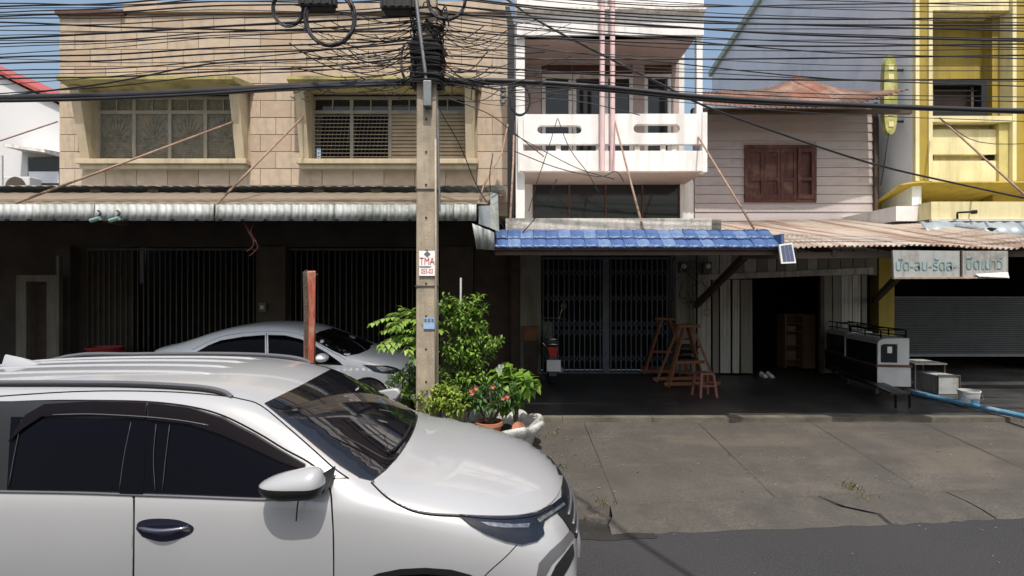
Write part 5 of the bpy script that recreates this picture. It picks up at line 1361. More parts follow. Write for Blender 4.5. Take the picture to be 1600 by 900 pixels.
for (a, c) in ((736,610),(744,606),(738,614),(786,622),(793,619),(770,604)):
    p = P(a, c, 6.6); b = MB()
    for k in range(5):
        an = k*1.257; d = Vector((math.cos(an), -.5, math.sin(an))); leaf(b, p, d, Vector((0,-1,0)), .036, .033, .1, .0)
    b.build('bloom', m_petal, t)
pot = thing('terracotta_pot', (PX(764,6.75), 6.75, .38), 'terracotta pot holding the red flowering plant', 'flower pot')
MB().lathe((PX(764,6.75), 6.75, .40), [(.12,0),(.15,.12),(.175,.2),(.19,.2),(.19,.245),(.165,.245),(.155,.2)], 22).build('pot', m_terra, pot, smooth='auto')
MB().lathe((PX(764,6.75), 6.75, .40), [(.01,.21),(.155,.205)], 16).build('soil', m_soil, pot)
pot2 = thing('small_pot', (PX(806,6.85), 6.85, .40), 'small fallen brown clay pot at the right rim of the planter', 'flower pot')
o = MB().lathe((0,0,0), [(.055,0),(.07,.08),(.085,.12),(.092,.12),(.092,.15),(.075,.15)], 16).build('pot', m_terra, pot2, smooth='auto', local=True); o.rotation_euler = (R(60), R(30), 0); o.location = (0,0,.09)
t = bush('broadleaf_plant', (PX(806,7.0), 7.0, .42), 'broad-leaved plant with a white flower at the right of the planter',
     [(P(806,602,7.0), (.24,.2,.16), 26), (P(790,592,7.0), (.18,.16,.12), 16), (P(822,600,7.0), (.12,.12,.12), 10), (P(800,632,7.0), (.2,.15,.14), 14)], m_leafb, .15, .10, .12, 4, .02, droop=.45)
t['category'] = 'plant'
b = MB()
for p, k in ((P(783,577,6.85), 6), (P(780,583,6.85), 4)):
    for j in range(k):
        an = j*6.28/k; leaf(b, p, Vector((math.cos(an)*.5, -.3, .9+.2*math.sin(an))), Vector((0,-1,0)), .08, .045, .3, .0)
b.build('white_flower', m_petalw, t)
tag(MB().tube([P(719,560,7.2), P(720,434,7.2)], .014, 6).build('garden_stake', m_plasticw), 'thin white stake rising from the dense green bush', 'stake')
# dry twigs on the apron next to the planter
b = MB()
for (a, c, e, f_) in ((862,672,880,690),(868,676,874,668),(858,684,878,686)):
    b.tube([P(a,c,PY) + Vector((0,0,0)) for PY in (7.9,)]+[P(e,f_,7.6)], .006, 5)
tag(b.build('dry_twig', m_rod), 'pale dry twig lying on the concrete beside the planter', 'twig')

# ================================================================== SHOP-FRONT CLUTTER
def fl(y): return FL+.11*(y-8.36)/7.64
def G(px, py):
    """point on the shop floor seen at a pixel"""
    Y = 9.0
    for _ in range(20): Y = (CAMH-fl(Y))*F/(py-450)
    return Vector((PX(px, Y), Y, fl(Y)))
# sawhorses / A-frame trestles
def trestle(name, c, h, spread, depth, wd, label, rot, mat):
    t = thing(name, c, label, 'trestle', 'wooden A-frame trestles')
    t.rotation_euler.z = rot
    b = MB()
    for sx in (-1, 1):
        for sy in (-1, 1):
            o = MB().bar((sx*spread, sy*depth, 0.03), (sx*.10, sy*.12, h), .075, .05).build('leg', mat, t, local=True)
    MB().box(-.24, .24, -.16, .16, h, h+.06).build('top_plank', mat, t, local=True, bevel=.008)
    k = .12
    for sy in (-1, 1): MB().bar((-spread*1.15, sy*depth, .10), (spread*1.15, sy*depth, .10), .05, .07).build('foot_rail', m_woodd if name != 'trestle' else mat, t, local=True)
    MB().bar((-spread*.62, -depth*.55, h*.42), (spread*.62, -depth*.55, h*.42), .04, .06).build('cross_rail', mat, t, local=True)
    return t
g = G(1078, 606)
trestle('trestle', g+Vector((0,.25,0)), PZ(512, g.y+.1)-g.z, .52, .3, .1, 'front orange-brown wooden A-frame trestle beside the plastic stool', R(6), m_wood)
g = G(1040, 584)
trestle('trestle', g+Vector((0,.0,0)), PZ(500, g.y)-g.z, .5, .28, .1, 'darker wooden A-frame trestle standing behind the front one near the gate', R(-14), M('orange_wood_dark', (.17,.06,.035), .65, .3, 4, .15, 60))
# little wooden bench hung between, black chair pile
g = G(1066, 592)
t = thing('stacked_chairs', g+Vector((.12,.15,0)), 'dark stacked chairs with shiny backs between the trestles and the plank wall', 'chairs')
for k in range(3):
    b = MB(); o_ = Vector((.06*k, .05*k, .13*k))
    q = g+Vector((.12,.15,.42))+o_
    b.hexa([q+Vector((-.2,-.2,0)),q+Vector((.2,-.2,0)),q+Vector((.2,.2,.02)),q+Vector((-.2,.2,.02))],[q+Vector((-.2,-.2,.035)),q+Vector((.2,-.2,.035)),q+Vector((.2,.2,.055)),q+Vector((-.2,.2,.055))]); b.build('seat', m_trim, t, bevel=.008)
    b = MB(); pts = [q+Vector((-.2+.4*i/6, .2+.05*math.sin(math.pi*i/6), .30)) for i in range(7)]; b.tube(pts, .02, 6); b.bar(q+Vector((-.2,.2,.03)), q+Vector((-.2,.2,.30)), .02); b.bar(q+Vector((.2,.2,.03)), q+Vector((.2,.2,.30)), .02); b.build('backrest', m_glassd, t, smooth='auto')
    if k == 0:
        for sx in (-.18,.18):
            for sy in (-.18,.18): MB().bar(q+Vector((sx,sy,0)), q+Vector((sx*1.1,sy*1.1,-.42)), .03).build('leg', m_woodd, t)
# pink plastic stool
g = G(1100, 619)
t = thing('plastic_stool', g, 'pink-red plastic stool in front of the trestle', 'stool')
hS = .46
b = MB(); b.hexa([(-.14,-.14,hS-.035),(.14,-.14,hS-.035),(.14,.14,hS-.035),(-.14,.14,hS-.035)],[(-.125,-.125,hS),(.125,-.125,hS),(.125,.125,hS),(-.125,.125,hS)]); b.build('seat', m_pinkpl, t, local=True, bevel=.012)
for sx in (-1,1):
    for sy in (-1,1):
        MB().hexa([(sx*.165-.022,sy*.165-.022,0),(sx*.165+.022,sy*.165-.022,0),(sx*.165+.022,sy*.165+.022,0),(sx*.165-.022,sy*.165+.022,0)],[(sx*.12-.026,sy*.12-.026,hS-.03),(sx*.12+.026,sy*.12-.026,hS-.03),(sx*.12+.026,sy*.12+.026,hS-.03),(sx*.12-.026,sy*.12+.026,hS-.03)]).build('leg', m_pinkpl, t, local=True, bevel=.005)
b = MB()
for sy in (-1,1): b.bar((-.13,sy*.15,.22),(.13,sy*.15,.22),.012,.03); b.bar((sy*.15,-.13,.22),(sy*.15,.13,.22),.012,.03)
b.build('stretcher', m_pinkpl, t, local=True)
t.rotation_euler.z = R(8)
# wooden letter box on pillar and counter below
t = thing('wooden_box', (PX(828,11.6), 11.7, .4), 'small brown wooden box on a dark stand beside the white pillar', 'box')
MB().box(PX(817,11.6), PX(839,11.6), 11.6, 11.85, PZ(533,11.6), PZ(514,11.6)).build('box', m_wood, t, bevel=.01)
MB().box(PX(815,11.6), PX(841,11.6), 11.58, 11.87, PZ(513.6,11.6), PZ(511,11.6)).build('lid', m_wood, t)
MB().box(PX(819,11.6), PX(840,11.6), 11.62, 11.84, .4, PZ(533.4,11.6)).build('stand', m_woodd, t)
# motorbike, seen from behind
g = G(862, 606)
mb_ = thing('motorbike', g+Vector((.02,.25,0)), 'dark motorbike seen from behind with red tail lamp and white plate', 'motorbike'); mb_.scale = (1.28,1.28,1.28)
mk = MB
def lb(*a): return MB().box(*a)
wlt = MB(); wlt.lathe((0,0,0), [(.2,-.045),(.27,-.05),(.29,-.02),(.29,.02),(.27,.05),(.2,.045)], 24)
for yy in (.15, 1.35):
    wl = MB(); wl.v = [Vector((v.z, v.y+yy, v.x+.29)) for v in wlt.v]; wl.f = wlt.f[:-2]
    wo2 = wl.build('wheel', m_tyre, mb_, local=True, smooth='auto', recalc=True)
b = MB(); b.hexa([(-.09,-.18,.62),(.09,-.18,.62),(.11,.7,.66),(-.11,.7,.66)],[(-.07,-.24,.76),(.07,-.24,.76),(.1,.7,.76),(-.1,.7,.76)]); b.build('seat', m_bike, mb_, local=True, bevel=.03)
b = MB(); b.hexa([(-.07,-.1,.45),(.07,-.1,.45),(.09,.8,.40),(-.09,.8,.40)],[(-.09,-.2,.64),(.09,-.2,.64),(.11,.8,.62),(-.11,.8,.62)]); b.build('side_panel', m_bike, mb_, local=True, bevel=.02)
b = MB(); b.hexa([(-.06,-.26,.50),(.06,-.26,.50),(.06,-.2,.50),(-.06,-.2,.50)],[(-.085,-.27,.66),(.085,-.27,.66),(.085,-.2,.66),(-.085,-.2,.66)]); b.build('tail_lamp', m_tail, mb_, local=True, bevel=.01)
b = MB(); b.tube([(-.1,-.26,.70),(0,-.3,.71),(.1,-.26,.70)], .014, 6); b.tube([(-.09,-.25,.78),(0,-.29,.79),(.09,-.25,.78)], .014, 6); b.build('grab_rail', m_chrome2, mb_, local=True, smooth=True)
lb(-.10,.12,-.30,-.29,.28,.46).build('number_plate', m_plasticw, mb_, local=True)
b = MB(); b.hexa([(-.06,-.25,.2),(.06,-.25,.2),(.06,.0,.3),(-.06,.0,.3)],[(-.06,-.27,.5),(.06,-.27,.5),(.06,.0,.5),(-.06,.0,.5)]); b.build('mudguard', m_bike, mb_, local=True)
b = MB(); b.hexa([(-.1,1.0,.5),(.1,1.0,.5),(.07,1.2,.55),(-.07,1.2,.55)],[(-.13,1.02,1.0),(.13,1.02,1.0),(.1,1.2,1.0),(-.1,1.2,1.0)]); b.build('front_fairing', m_bike, mb_, local=True, bevel=.03)
b = MB(); b.tube(smoothpts([(-.34,.95,1.02),(-.15,1.05,1.04),(.15,1.05,1.04),(.34,.95,1.02)]), .016, 6); b.tube([(0,1.05,1.0),(0,1.35,.3)], .03, 6); b.build('handlebar', m_gate, mb_, local=True, smooth=True)
for sx in (-1, 1):
    b = MB(); b.tube(smoothpts([(sx*.22,1.0,1.04),(sx*.25,.98,1.16),(sx*.28,.96,1.24)]), .008, 5); b.build('mirror_stalk', m_chrome2, mb_, local=True)
    b = MB(); b.v = []; b.lathe((0,0,0), [(.055,-.008),(.06,0),(.055,.01)], 14); b.v = [Vector((v.x+sx*.29, v.z+.95, v.y+1.27)) for v in b.v]; b.build('mirror', m_gate, mb_, local=True)
b = MB(); b.tube([(.14,-.15,.28),(.13,.6,.26)], .045, 8); b.build('exhaust', m_steel, mb_, local=True, smooth='auto')
# electricity meters and conduits on the pillar of the wooden house
for k, (a, c, w_, h, lab) in enumerate(((1068,418,11,16,'round-faced electricity meter high on the pillar left of the diagonal brace'), (1106,418,13,18,'electricity meter box just left of the diagonal brace top'))):
    y = 11.75
    t = thing('electric_meter', P(a, c, y), lab, 'electricity meter', 'electricity meters by the brace')
    MB().box(PX(a-w_/2,y), PX(a+w_/2,y), y, y+.14, PZ(c+h/2,y), PZ(c-h/2,y)).build('case', m_gate, t, bevel=.012)
    q = MB(); q.lathe((0,0,0), [(.055,0),(.06,.03),(.045,.05)], 14); q.v = [Vector((v.x, -v.z, v.y))+P(a,c-2,y) for v in q.v]; q.build('dial', m_plasticw, t, smooth='auto')
t = thing('wall_conduits', P(1082,480,11.8), 'old conduits and loops of wire running down the pillar by the trestles', 'conduits')
b = MB()
for a in (1079, 1084): b.tube([P(a,395,11.82), P(a+.5,520,11.82)], .02, 6)
b.build('conduit', m_pillar, t, smooth=True)
b = MB()
for k in range(12):
    a, c = random.uniform(1060,1100), random.uniform(405,470)
    b.tube(smoothpts([P(a,c,11.72), P(a+random.uniform(-14,14),c+random.uniform(5,22),11.68), P(a+random.uniform(-16,16),c+random.uniform(10,40),11.72)]), .007, 4)
tag(b.build('wire_loops', m_cable, t, smooth=True), kind='stuff')
b = MB(); b.tube(smoothpts([P(1105+5*math.cos(q*.6), 488+5*math.sin(q*.6), 11.88) for q in range(11)],2), .01, 5); b.build('wire_coil', m_rod, t)
# sneakers
g = G(1198, 589)
for k, lab in ((-1,'left white sneaker on the dark floor before the doorway'), (1,'right white sneaker on the dark floor before the doorway')):
    t = thing('sneaker', g+Vector((k*.075,0,0)), lab, 'shoe', 'pair of white sneakers')
    b = MB(); b.hexa([(-.045,-.13,0),(.045,-.13,0),(.05,.13,0),(-.05,.13,0)],[(-.045,-.125,.03),(.045,-.125,.03),(.045,.13,.03),(-.045,.13,.03)]); b.build('sole', m_plasticw, t, local=True, bevel=.01)
    b = MB(); b.hexa([(-.04,-.11,.031),(.04,-.11,.031),(.045,.12,.031),(-.045,.12,.031)],[(-.03,-.09,.06),(.03,-.09,.06),(.03,.12,.11),(-.03,.12,.11)]); b.build('upper', m_signw, t, local=True, bevel=.015)
# two white-ended glass-fronted carts
def cart(name, c, label, h0, yaw):
    t = thing(name, c, label, 'cart', 'glazed vending carts'); t.rotation_euler.z = yaw
    L, Wd = 1.25, .58
    MB().box(-Wd/2, Wd/2, 0, L, .12, .52).build('cabinet', m_trim, t, local=True)
    MB().box(-Wd/2+.01, Wd/2-.0, -.012, -.001, .16, .53).build('end_panel', m_plasticw, t, local=True)
    MB().box(-Wd/2-.02, Wd/2+.02, -.03, L+.02, .522, .56).build('ledge', m_brown, t, local=True)
    n = 10; prof = [(-Wd/2+.02,.562),(-Wd/2+.02,.95)]+[(-Wd/2+.02+.16*(1-math.cos(math.pi/2*i/n)), .95+.10*math.sin(math.pi/2*i/n)) for i in range(1,n+1)]+[(Wd/2-.02,1.06),(Wd/2-.02,.562)]
    hole = [(-Wd/2+.07,.60),(-Wd/2+.07,.90)]+[(-Wd/2+.07+.08*(1-math.cos(math.pi/2*i/5)), .90+.05*math.sin(math.pi/2*i/5)) for i in range(1,6)]+[(Wd/2-.22,.95),(Wd/2-.22,.60)]
    bm = bmesh.new()
    for lst in (prof, hole):
        vv = [bm.verts.new((x, 0, z)) for x, z in lst]
        for i in range(len(vv)): bm.edges.new((vv[i], vv[(i+1) % len(vv)]))
    bmesh.ops.triangle_fill(bm, use_beauty=True, edges=bm.edges[:])
    r_ = bmesh.ops.extrude_face_region(bm, geom=bm.faces[:]); bmesh.ops.translate(bm, verts=[q for q in r_['geom'] if isinstance(q, bmesh.types.BMVert)], vec=(0,.03,0))
    bmesh.ops.recalc_face_normals(bm, faces=bm.faces)
    me = bpy.data.meshes.new('end_frame'); bm.to_mesh(me); bm.free(); me.materials.append(m_plasticw)
    for yy in (0, L-.03):
        o = bpy.data.objects.new('end_frame', me); COL.objects.link(o); o.parent = t; o.location = (0, yy, 0)
    b = MB(); k = len(prof)-1
    vs = [(x, .03, z-.004) for x, z in prof[1:-1]]+[(x, L-.03, z-.004) for x, z in prof[1:-1]]; m2 = len(prof)-2
    b.add(vs, [(i, i+1, m2+i+1, m2+i) for i in range(m2-1)]); b.build('roof', m_signold, t, local=True, smooth='auto')
    MB().box(-Wd/2+.035, -Wd/2+.045, .03, L-.03, .562, .95).build('side_glass', m_glassd, t, local=True)
    MB().box(-Wd/2+.08, Wd/2-.23, .012, .018, .60, .95).build('end_glass', m_glassd, t, local=True)
    MB().box(-.10, -.02, .004, .0115, .78, .90).build('paper_notice', m_signw, t, local=True)
    MB().box(-Wd/2+.2, Wd/2-.1, .5, .8, .57, .8).build('goods_box', m_card, t, local=True)
    b = MB(); z2 = 1.07
    for (xa_, xb_) in ((-Wd/2+.1, -Wd/2+.1), (Wd/2-.05, Wd/2-.05)): b.bar((xa_, .05, z2+.14), (xb_, L-.1, z2+.14), .022); b.bar((xa_, .05, z2+.03), (xb_, L-.1, z2+.03), .018)
    for yy in (.05, .6, L-.1):
        b.bar((-Wd/2+.1, yy, z2+.14), (Wd/2-.05, yy, z2+.14), .022)
        for xa_ in (-Wd/2+.1, Wd/2-.05): b.bar((xa_, yy, z2-.01), (xa_, yy, z2+.15), .02)
    b.build('roof_rack', m_gap, t, local=True)
    for sx in (-1,1):
        for yy in (.1, L-.1): MB().box(sx*(Wd/2-.05)-.025, sx*(Wd/2-.05)+.025, yy-.025, yy+.025, 0, .119).build('leg', m_gate, t, local=True)
    return t
g = G(1395, 603)
cart('vending_cart', Vector((PX(1396,9.6), 9.6, fl(9.6)+.06)), 'front glazed cart with white arched end panel beside the low bench', 0, R(-8))
cart('vending_cart', Vector((PX(1349,10.9), 11.0, fl(11)+.05)), 'second glazed cart standing behind the front one by the plank wall', 0, R(-8))
# low bench running back
t = thing('low_bench', G(1385,610), 'long low dark bench running back beside the vending carts', 'bench')
a0, a1 = G(1413, 640), Vector((PX(1310,11.6), 11.6, fl(11.6)))
for o_, nm in ((0,'plank'),(.16,'plank')):
    MB().bar(a0+Vector((-.15+o_,0,.27)), a1+Vector((-.15+o_,0,.27)), .14, .03).build(nm, m_floor, t)
for q in (.02, .98):
    for o_ in (-.17, .07):
        p = a0.lerp(a1, q)+Vector((o_+.05,0,0)); MB().bar(p+Vector((0,0,.01)), p+Vector((0,0,.255)), .025).build('leg', m_gap, t)
# grey box crate, bucket, pipes
g = G(1482, 616)
t = thing('metal_crate', g, 'pale grey box standing on end beside the white bucket', 'box')
b = MB(); b.box(-.20,.20,0,.55,0,.36); b.build('crate', m_signold, t, local=True, bevel=.01)
b = MB(); b.bar((-.21,-.01,0),(-.21,-.01,.37),.02); b.bar((.21,-.01,0),(.21,-.01,.37),.02); b.bar((-.2,-.01,.365),(.2,-.01,.365),.02); b.build('edge_frame', m_gate, t, local=True)
g = G(1514, 634)
t = thing('plastic_bucket', g, 'white plastic bucket standing beside the lying blue pipe', 'bucket')
MB().lathe((0,0,0), [(.125,0),(.13,.01),(.155,.25),(.165,.25),(.165,.275),(.15,.275),(.125,.02)], 22).build('bucket', m_plasticw, t, smooth='auto', local=True)
MB().tube(smoothpts([(-.16,0,.26),(-.13,-.14,.17),(0,-.19,.13),(.13,-.14,.17),(.16,0,.26)]), .005, 5).build('bail', m_steel, t, local=True)
MB().box(-.07,.04,-.146,-.140,.08,.15).build('bucket_label', m_bluepipe, t, local=True)
def pipe(p0, p1, y0, y1, r, lab, z0, z1):
    a = Vector((PX(p0,y0), y0, z0)); c = Vector((PX(p1,y1), y1, z1))
    tag(MB().tube([a, a.lerp(c,.5)-Vector((0,0,.004)), c], r, 9).build('blue_pipe', m_bluepipe, None, smooth='auto'), lab, 'pipe', 'blue pipes lying on the shop floor')
pipe(1425, 1640, 9.85, 7.65, .045, 'long faded blue pipe lying from the carts out past the step, front one', fl(9.85)+.05, .40)
pipe(1432, 1530, 9.9, 8.85, .035, 'shorter dark blue pipe lying behind the long one', fl(9.9)+.04, fl(8.8)+.04)
# low wire rack / table behind carts
t = thing('folding_table', G(1450, 590), 'low dark folding table behind the front cart', 'table')
g = Vector((PX(1440,10.4), 10.4, fl(10.4)))
MB().box(g.x-.3, g.x+.35, 10.2, 10.8, g.z+.52, g.z+.55).build('table_top', m_signold, t)
for sx in (-.27, .32):
    for yy in (10.23, 10.77): MB().bar((g.x+sx,yy,g.z), (g.x+sx,yy,g.z+.52), .025).build('leg', m_gate, t)

# ================================================================== OVERHEAD CABLES
def cable(pts, r, label=None, group='overhead street cables', name='overhead_cable', nseg=4, sides=5):
    o = MB().tube(smoothpts(pts, nseg), r, sides).build(name, m_cable, None, smooth=True)
    return tag(o, label, 'cable', group)
LB = {'l': 'thin black overhead cable running left from the utility pole', 'r': 'thin black overhead cable running right from the utility pole'}
# the two heaviest bundles
cable([P(-300,162,6.7),P(0,154,6.7),P(200,149,6.7),P(400,139,6.7),P(560,131,6.7),P(665,127,6.7)], .050, 'heaviest black cable bundle running left from the pole at window-head height')
cable([P(665,126,6.7),P(800,127,6.7),P(960,138,6.7),P(1100,152,6.7),P(1300,163,6.7),P(1600,174,6.7),P(1900,180,6.7)], .036, 'heaviest black cable bundle running right from the pole past the rusty roof')
cable([P(665,133,6.75),P(820,131,6.75),P(960,143,6.75),P(1150,160,6.75),P(1400,168,6.75),P(1900,176,6.75)], .020, 'second black cable hugging the heaviest bundle right of the pole')
cable([P(-200,160,6.66),P(100,156,6.66),P(300,148,6.66),P(480,136,6.66),P(665,131,6.66)], .022, 'second black cable hugging the heaviest bundle left of the pole')
cable([P(-200,66,6.6),P(0,60,6.6),P(160,52,6.6),P(400,38,6.6),P(560,30,6.6),P(660,24,6.6)], .014, 'thick straight black cable running left from the pole below its coils')
cable([P(700,22,6.45),P(800,26,6.45),P(1000,38,6.45),P(1250,54,6.45),P(1600,64,6.45),P(1900,70,6.45)], .013, 'thick straight black cable running right from the top of the pole')
# fan of thinner ones: (left py at x=0, mid py at x=330, py at pole)
left = [(10, -6, -22), (14, 4, -8), (26, 10, -4), (30, 22, 8), (42, 30, 12), (56, 44, 20), (74, 56, 40), (84, 58, 38), (90, 74, 62), (100, 84, 66), (124, 112, 88), (147, 118, 96), (150, 100, 74), (20, -2, -14), (116, 108, 104), (36, 44, 48), (62, 60, 58), (22, 14, 20), (46, 50, 34), (68, 52, 30), (110, 96, 60), (132, 104, 80), (92, 96, 96), (6, 2, 4)]
ORD = 'first second third fourth fifth sixth seventh eighth ninth tenth eleventh twelfth thirteenth fourteenth fifteenth sixteenth seventeenth eighteenth nineteenth twentieth twenty-first twenty-second twenty-third twenty-fourth'.split()
left.sort(key=lambda q: q[0])
for i, (a, m_, e) in enumerate(left):
    y = 6.55+.22*random.random(); j = lambda: random.uniform(-1.5,1.5)
    cable([P(-300, a+(a-m_)*.75+4, y), P(0, a+j(), y), P(170, a+(m_-a)*.5+3+j(), y), P(330, m_+j(), y), P(500, m_+(e-m_)*.48+2+j(), y), P(662, e, y)], random.choice([.005,.006,.008,.011]), ORD[i]+' thin black cable from the top at the left edge, running to the pole')
right = [(-20, 6, 2), (-10, 22, 28), (6, 30, 38), (14, 42, 44), (30, 58, 60), (46, 66, 70), (60, 88, 104), (75, 104, 112), (96, 120, 124), (104, 132, 150), (120, 140, 160), (-24, 4, 10), (36, 72, 78), (128, 156, 190), (50, 96, 134), (24, 60, 92), (86, 88, 86), (110, 110, 126)]
RO = sorted([e for _, _, e in right]+[10.3+k*13 for k in range(6)])
for i, (a, m_, e) in enumerate(right):
    y = 6.55+.22*random.random(); j = lambda: random.uniform(-1.5,1.5)
    cable([P(676, a, y), P(830, a+(m_-a)*.45+4+j(), y), P(1050, m_+3+j(), y), P(1300, m_+(e-m_)*.6+3+j(), y), P(1600, e+j(), y), P(1900, e+(e-m_)*.4, y)], random.choice([.005,.006,.008,.011]), ORD[RO.index(e)]+' thin black cable from the top at the right edge, running from the pole')
# upper wires seen against the right-hand wall and sky
for k in range(6):
    y0 = -6+k*13; y = 6.9+.3*random.random()
    cable([P(690, y0-34-k*1.2, y), P(900, y0-14, y), P(1150, y0+2, y), P(1400, y0+10, y), P(1620, y0+16, y), P(1900, y0+22, y)], random.choice([.006,.008,.011]), ORD[RO.index(10.3+k*13)]+' thin black cable from the top at the right edge, running from the pole')
cable([P(780,-10,7.2),P(840,32,7.2),P(940,85,7.2),P(1040,135,7.2),P(1100,165,7.2),P(1200,202,7.4),P(1360,255,7.7),P(1500,288,8.2),P(1640,318,8.6)], .016, 'black cable sagging diagonally from the pole top down to the yellow building')
for pp, yy, lab in (([(871,184),(858,228),(840,282),(826,330)],9.6,'thin black drop wire hanging left across the balcony front'), ([(872,186),(890,232),(918,270),(935,300)],9.6,'thin black drop wire hanging right across the balcony front'),
               ([(800,208),(850,236),(905,264),(960,280)],9.2,'thin black wire sagging over the left half of the balcony'), ([(803,236),(870,262),(935,276),(962,268),(975,284)],8.6,'looping pale wire below the balcony'),
               ([(690,150),(760,176),(800,205),(850,245)],8.0,'thin wire slanting from the pole to the balcony'), ([(686,170),(720,230),(745,290),(790,360)],7.2,'thin wire slanting down from the pole to the awning corner'),
               ([(770,240),(765,280),(772,330)],8.2,'short dark wire hanging beside the dark corner post'), ([(870,280),(845,330),(790,392)],7.4,'black wire hanging across the blue tiles at their left end'),
               ([(1000,180),(960,170),(900,158),(800,150)],8.8,'thin wire crossing behind the balcony opening'), ([(1470,186),(1530,222),(1640,224)],10.4,'thin wire strung along the yellow panels')):
    cable([P(a, c, yy) for a, c in pp], .008, lab, 'drop wires around the balcony')
# service cable crossing the street overhead to the far side
cable([Vector((xc, YPo, 8.4)), Vector((2.1, .4, 8.0)), Vector((6.4, -8, 8.3))], .03, 'black service cable crossing over the street from the pole top')
# coils and splice boxes
def coil(cx, cy, rx, ry, y, n, r, label):
    t = thing('cable_coil', P(cx, cy, y), label, 'cable coil', 'cable coils hung near the pole')
    for k in range(n):
        a0 = random.uniform(0, 6.28); jx, jy = random.uniform(-2,2), random.uniform(-2,2); s_ = random.uniform(.94,1.05)
        pts = [P(cx+jx+rx*s_*math.cos(a0+q*6.2832/22), cy+jy+ry*s_*math.sin(a0+q*6.2832/22), y+random.uniform(-.02,.02)) for q in range(23)]
        MB().tube(pts, r, 5).build('loop', m_cable, t, smooth=True)
coil(516,28,38,42,6.4,6,.016,'largest black cable coil hanging left of the pole'); coil(450,12,24,28,6.5,4,.012,'smaller black cable coil at the far left of the pole fittings')
coil(698,0,30,32,6.4,5,.012,'cable coil hanging just right of the pole top'); coil(812,155,16,24,8.0,4,.008,'small loose wire coil beside the dark corner post'); coil(636,95,9,30,6.5,3,.007,'narrow wire loop hanging close to the left of the pole')
def splice(cx, cy, w_, h, y, label):
    t = thing('splice_box', P(cx, cy, y), label, 'splice box', 'black splice boxes on the cables')
    a, c = PX(cx-w_/2,y), PX(cx+w_/2,y); z0, z1 = PZ(cy+h/2,y), PZ(cy-h/2,y)
    MB().box(a, c, y-.1, y+.1, z0, z1).build('case', m_black, t, bevel=.03)
    b = MB()
    for q in range(4): xq = a+(c-a)*(q+.5)/4; b.box(xq-.02, xq+.02, y-.115, y-.101, z0+.03, z1-.03)
    b.build('ribs', m_black, t); b = MB(); b.box(a-.03, a, y-.05, y+.05, z0+.05, z1-.05); b.box(c, c+.03, y-.05, y+.05, z0+.05, z1-.05); b.build('end_cap', m_trim, t)
splice(497,4,50,24,6.45,'wide black splice box above the largest coil'); splice(622,8,46,24,6.5,'black splice box attached just left of the pole')
# hardware clumps wrapped round the pole, tangle of thin wires
b = MB(); rs = random.Random(11)
for k in range(34):
    a, c = rs.uniform(648,694), rs.uniform(10,132)
    pts = [P(a,c,6.6+rs.uniform(-.08,.05))]
    for q in range(3): a += rs.uniform(-14,14); c += rs.uniform(-16,20); pts.append(P(a, min(c,140), 6.58+rs.uniform(-.08,.06)))
    b.tube(smoothpts(pts, 3), rs.choice([.008,.011,.015]), 4)
for k in range(62):
    a, c = rs.uniform(540,800), rs.uniform(5,125)
    s_ = 1 if rs.random() < .5 else -1; L_ = rs.uniform(70,240); y0 = rs.uniform(20,122); y1 = y0+rs.uniform(-25,45); sag = rs.choice([rs.uniform(4,24), rs.uniform(20,52)]); yy = 6.6+rs.uniform(-.12,.12)
    n_ = 6; b.tube(smoothpts([P(668+s_*L_*q/n_+rs.uniform(-1.5,1.5), min(y0+(y1-y0)*q/n_+sag*4*(q/n_)*(1-q/n_)+rs.uniform(-1.5,1.5), 165), yy+.1*q/n_) for q in range(n_+1)], 3), rs.choice([.004,.005,.007]), 4)
for k in range(18):     # debris and frayed ends on the heavy bundle near the pole
    a, c = rs.uniform(610,760), rs.uniform(112,140)
    b.tube(smoothpts([P(a,c,6.62), P(a+rs.uniform(-18,18), c+rs.uniform(-8,10), 6.6), P(a+rs.uniform(-22,22), c+rs.uniform(-6,26), 6.62)], 3), .006, 4)
for k in range(30):
    a = rs.uniform(440,660); c = 150-(a-440)*.06+rs.uniform(-9,7)
    b.tube([P(a,c,6.64), P(a+rs.uniform(-12,12), c+rs.uniform(-6,6), 6.62)], .006, 4)
tag(tag(b.build('wire_tangle', m_cable, None, smooth=True), 'tangle of loose black wires wrapped around the upper utility pole', 'wires'), kind='stuff')
b = MB()
for k in range(30):
    a, c = rs.uniform(650,700), rs.uniform(70,100); b.tube(smoothpts([P(a,c,6.55), P(a+rs.uniform(-10,10),c+rs.uniform(-8,8),6.53), P(a+rs.uniform(-14,14),c+rs.uniform(-8,14),6.55)],3), .005, 4)
tag(tag(b.build('red_wire_tangle', M('dark_red_wire', (.12,.025,.025), .6), None, smooth=True), 'dark red wire ends bristling around the pole', 'wires'), kind='stuff')
b = MB()
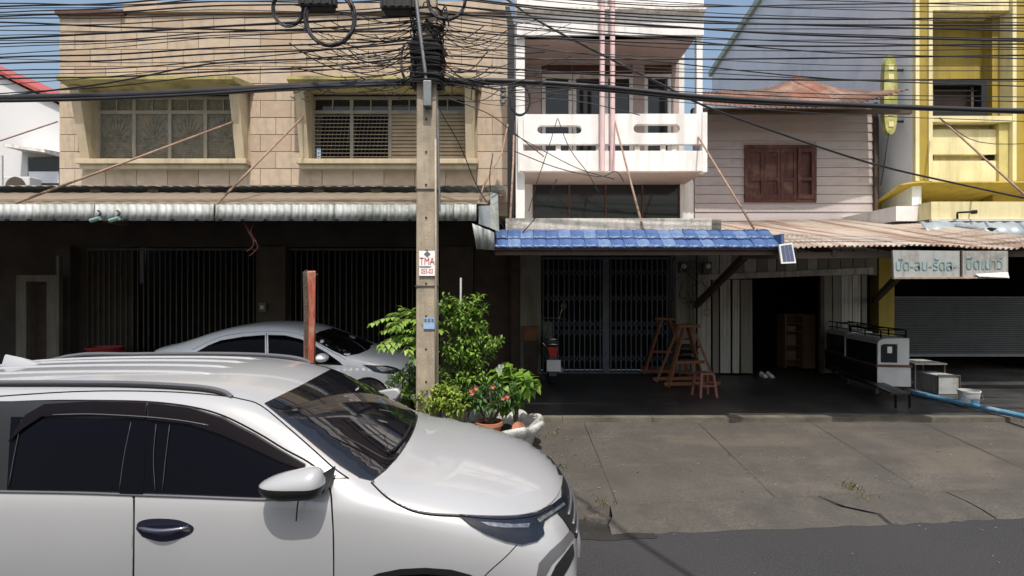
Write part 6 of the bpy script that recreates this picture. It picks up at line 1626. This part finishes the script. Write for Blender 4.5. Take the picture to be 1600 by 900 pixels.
for k in range(46):
    z = PZ(rs.uniform(18,138), 6.65); o_ = rs.uniform(.0,.05); t_ = rs.uniform(-.06,.06)
    lp_ = [(xc-.14-o_, YPo-.13-o_, z), (xc+.14+o_, YPo-.13-o_, z+t_), (xc+.14+o_, YPo+.12, z+t_), (xc-.14-o_, YPo+.12, z), (xc-.14-o_, YPo-.13-o_, z+.02)]
    b.tube(smoothpts(lp_, 3), rs.choice([.008,.012,.018]), 5)
tag(b.build('cable_clamps', m_black, pole), kind='stuff')

# ------------------------------------------------------------------ weeds in the gutter crack, litter on the concrete
b = MB(); rw = random.Random(5)
for (cx, cy, n_, h_) in ((PX(1318,6.1), 6.0, 34, .09), (PX(1340,5.9), 5.8, 16, .05), (1.0, 5.62, 18, .06), (.62, 6.5, 20, .07), (PX(860,7.6), 7.6, 14, .06), (2.97, 6.9, 8, .03), (2.97, 6.2, 8, .03)):
    for k in range(n_):
        p = Vector((cx+rw.gauss(0,.06), cy+rw.gauss(0,.06), apz(cx, cy)-.0 if cy > kerbY(cx) else .03)); d = Vector((rw.gauss(0,.5), rw.gauss(0,.5), 1))
        leaf(b, p, d, Vector((0,1,0)), h_*rw.uniform(.6,1.3), .012, .1, .2)
tag(tag(b.build('weeds', leafmat('weed', (.10,.10,.03), (.20,.17,.07), .2), None), 'tufts of dry weeds in the cracks of the gutter and concrete', 'weeds'), kind='stuff')
b = MB()
for k in range(170):
    x = rw.uniform(.5, 8); y = rw.uniform(kerbY(x)+.1, YS-.1)
    if k % 3 == 0: x, y = PX(rw.uniform(840,960), 7.2)+rw.gauss(0,.2), rw.uniform(6.2, 8)
    p = Vector((x, y, apz(x, y)+.006)); a = rw.uniform(0,6.28); leaf(b, p, Vector((math.cos(a), math.sin(a), .08)), Vector((0,0,1)), rw.uniform(.02,.06), rw.uniform(.01,.025), .3, .05)
for k in range(60):
    x = rw.uniform(.7, 8); p = Vector((x, rw.uniform(3.2, roadY(x)), .006)); a = rw.uniform(0,6.28); leaf(b, p, Vector((math.cos(a), math.sin(a), .08)), Vector((0,0,1)), rw.uniform(.012,.04), rw.uniform(.008,.02), .3, .05)
tag(tag(b.build('leaf_litter', leafmat('litter', (.05,.04,.025), (.30,.26,.18), .1), None), 'scattered dry leaves and scraps on the concrete and road', 'litter'), kind='stuff')
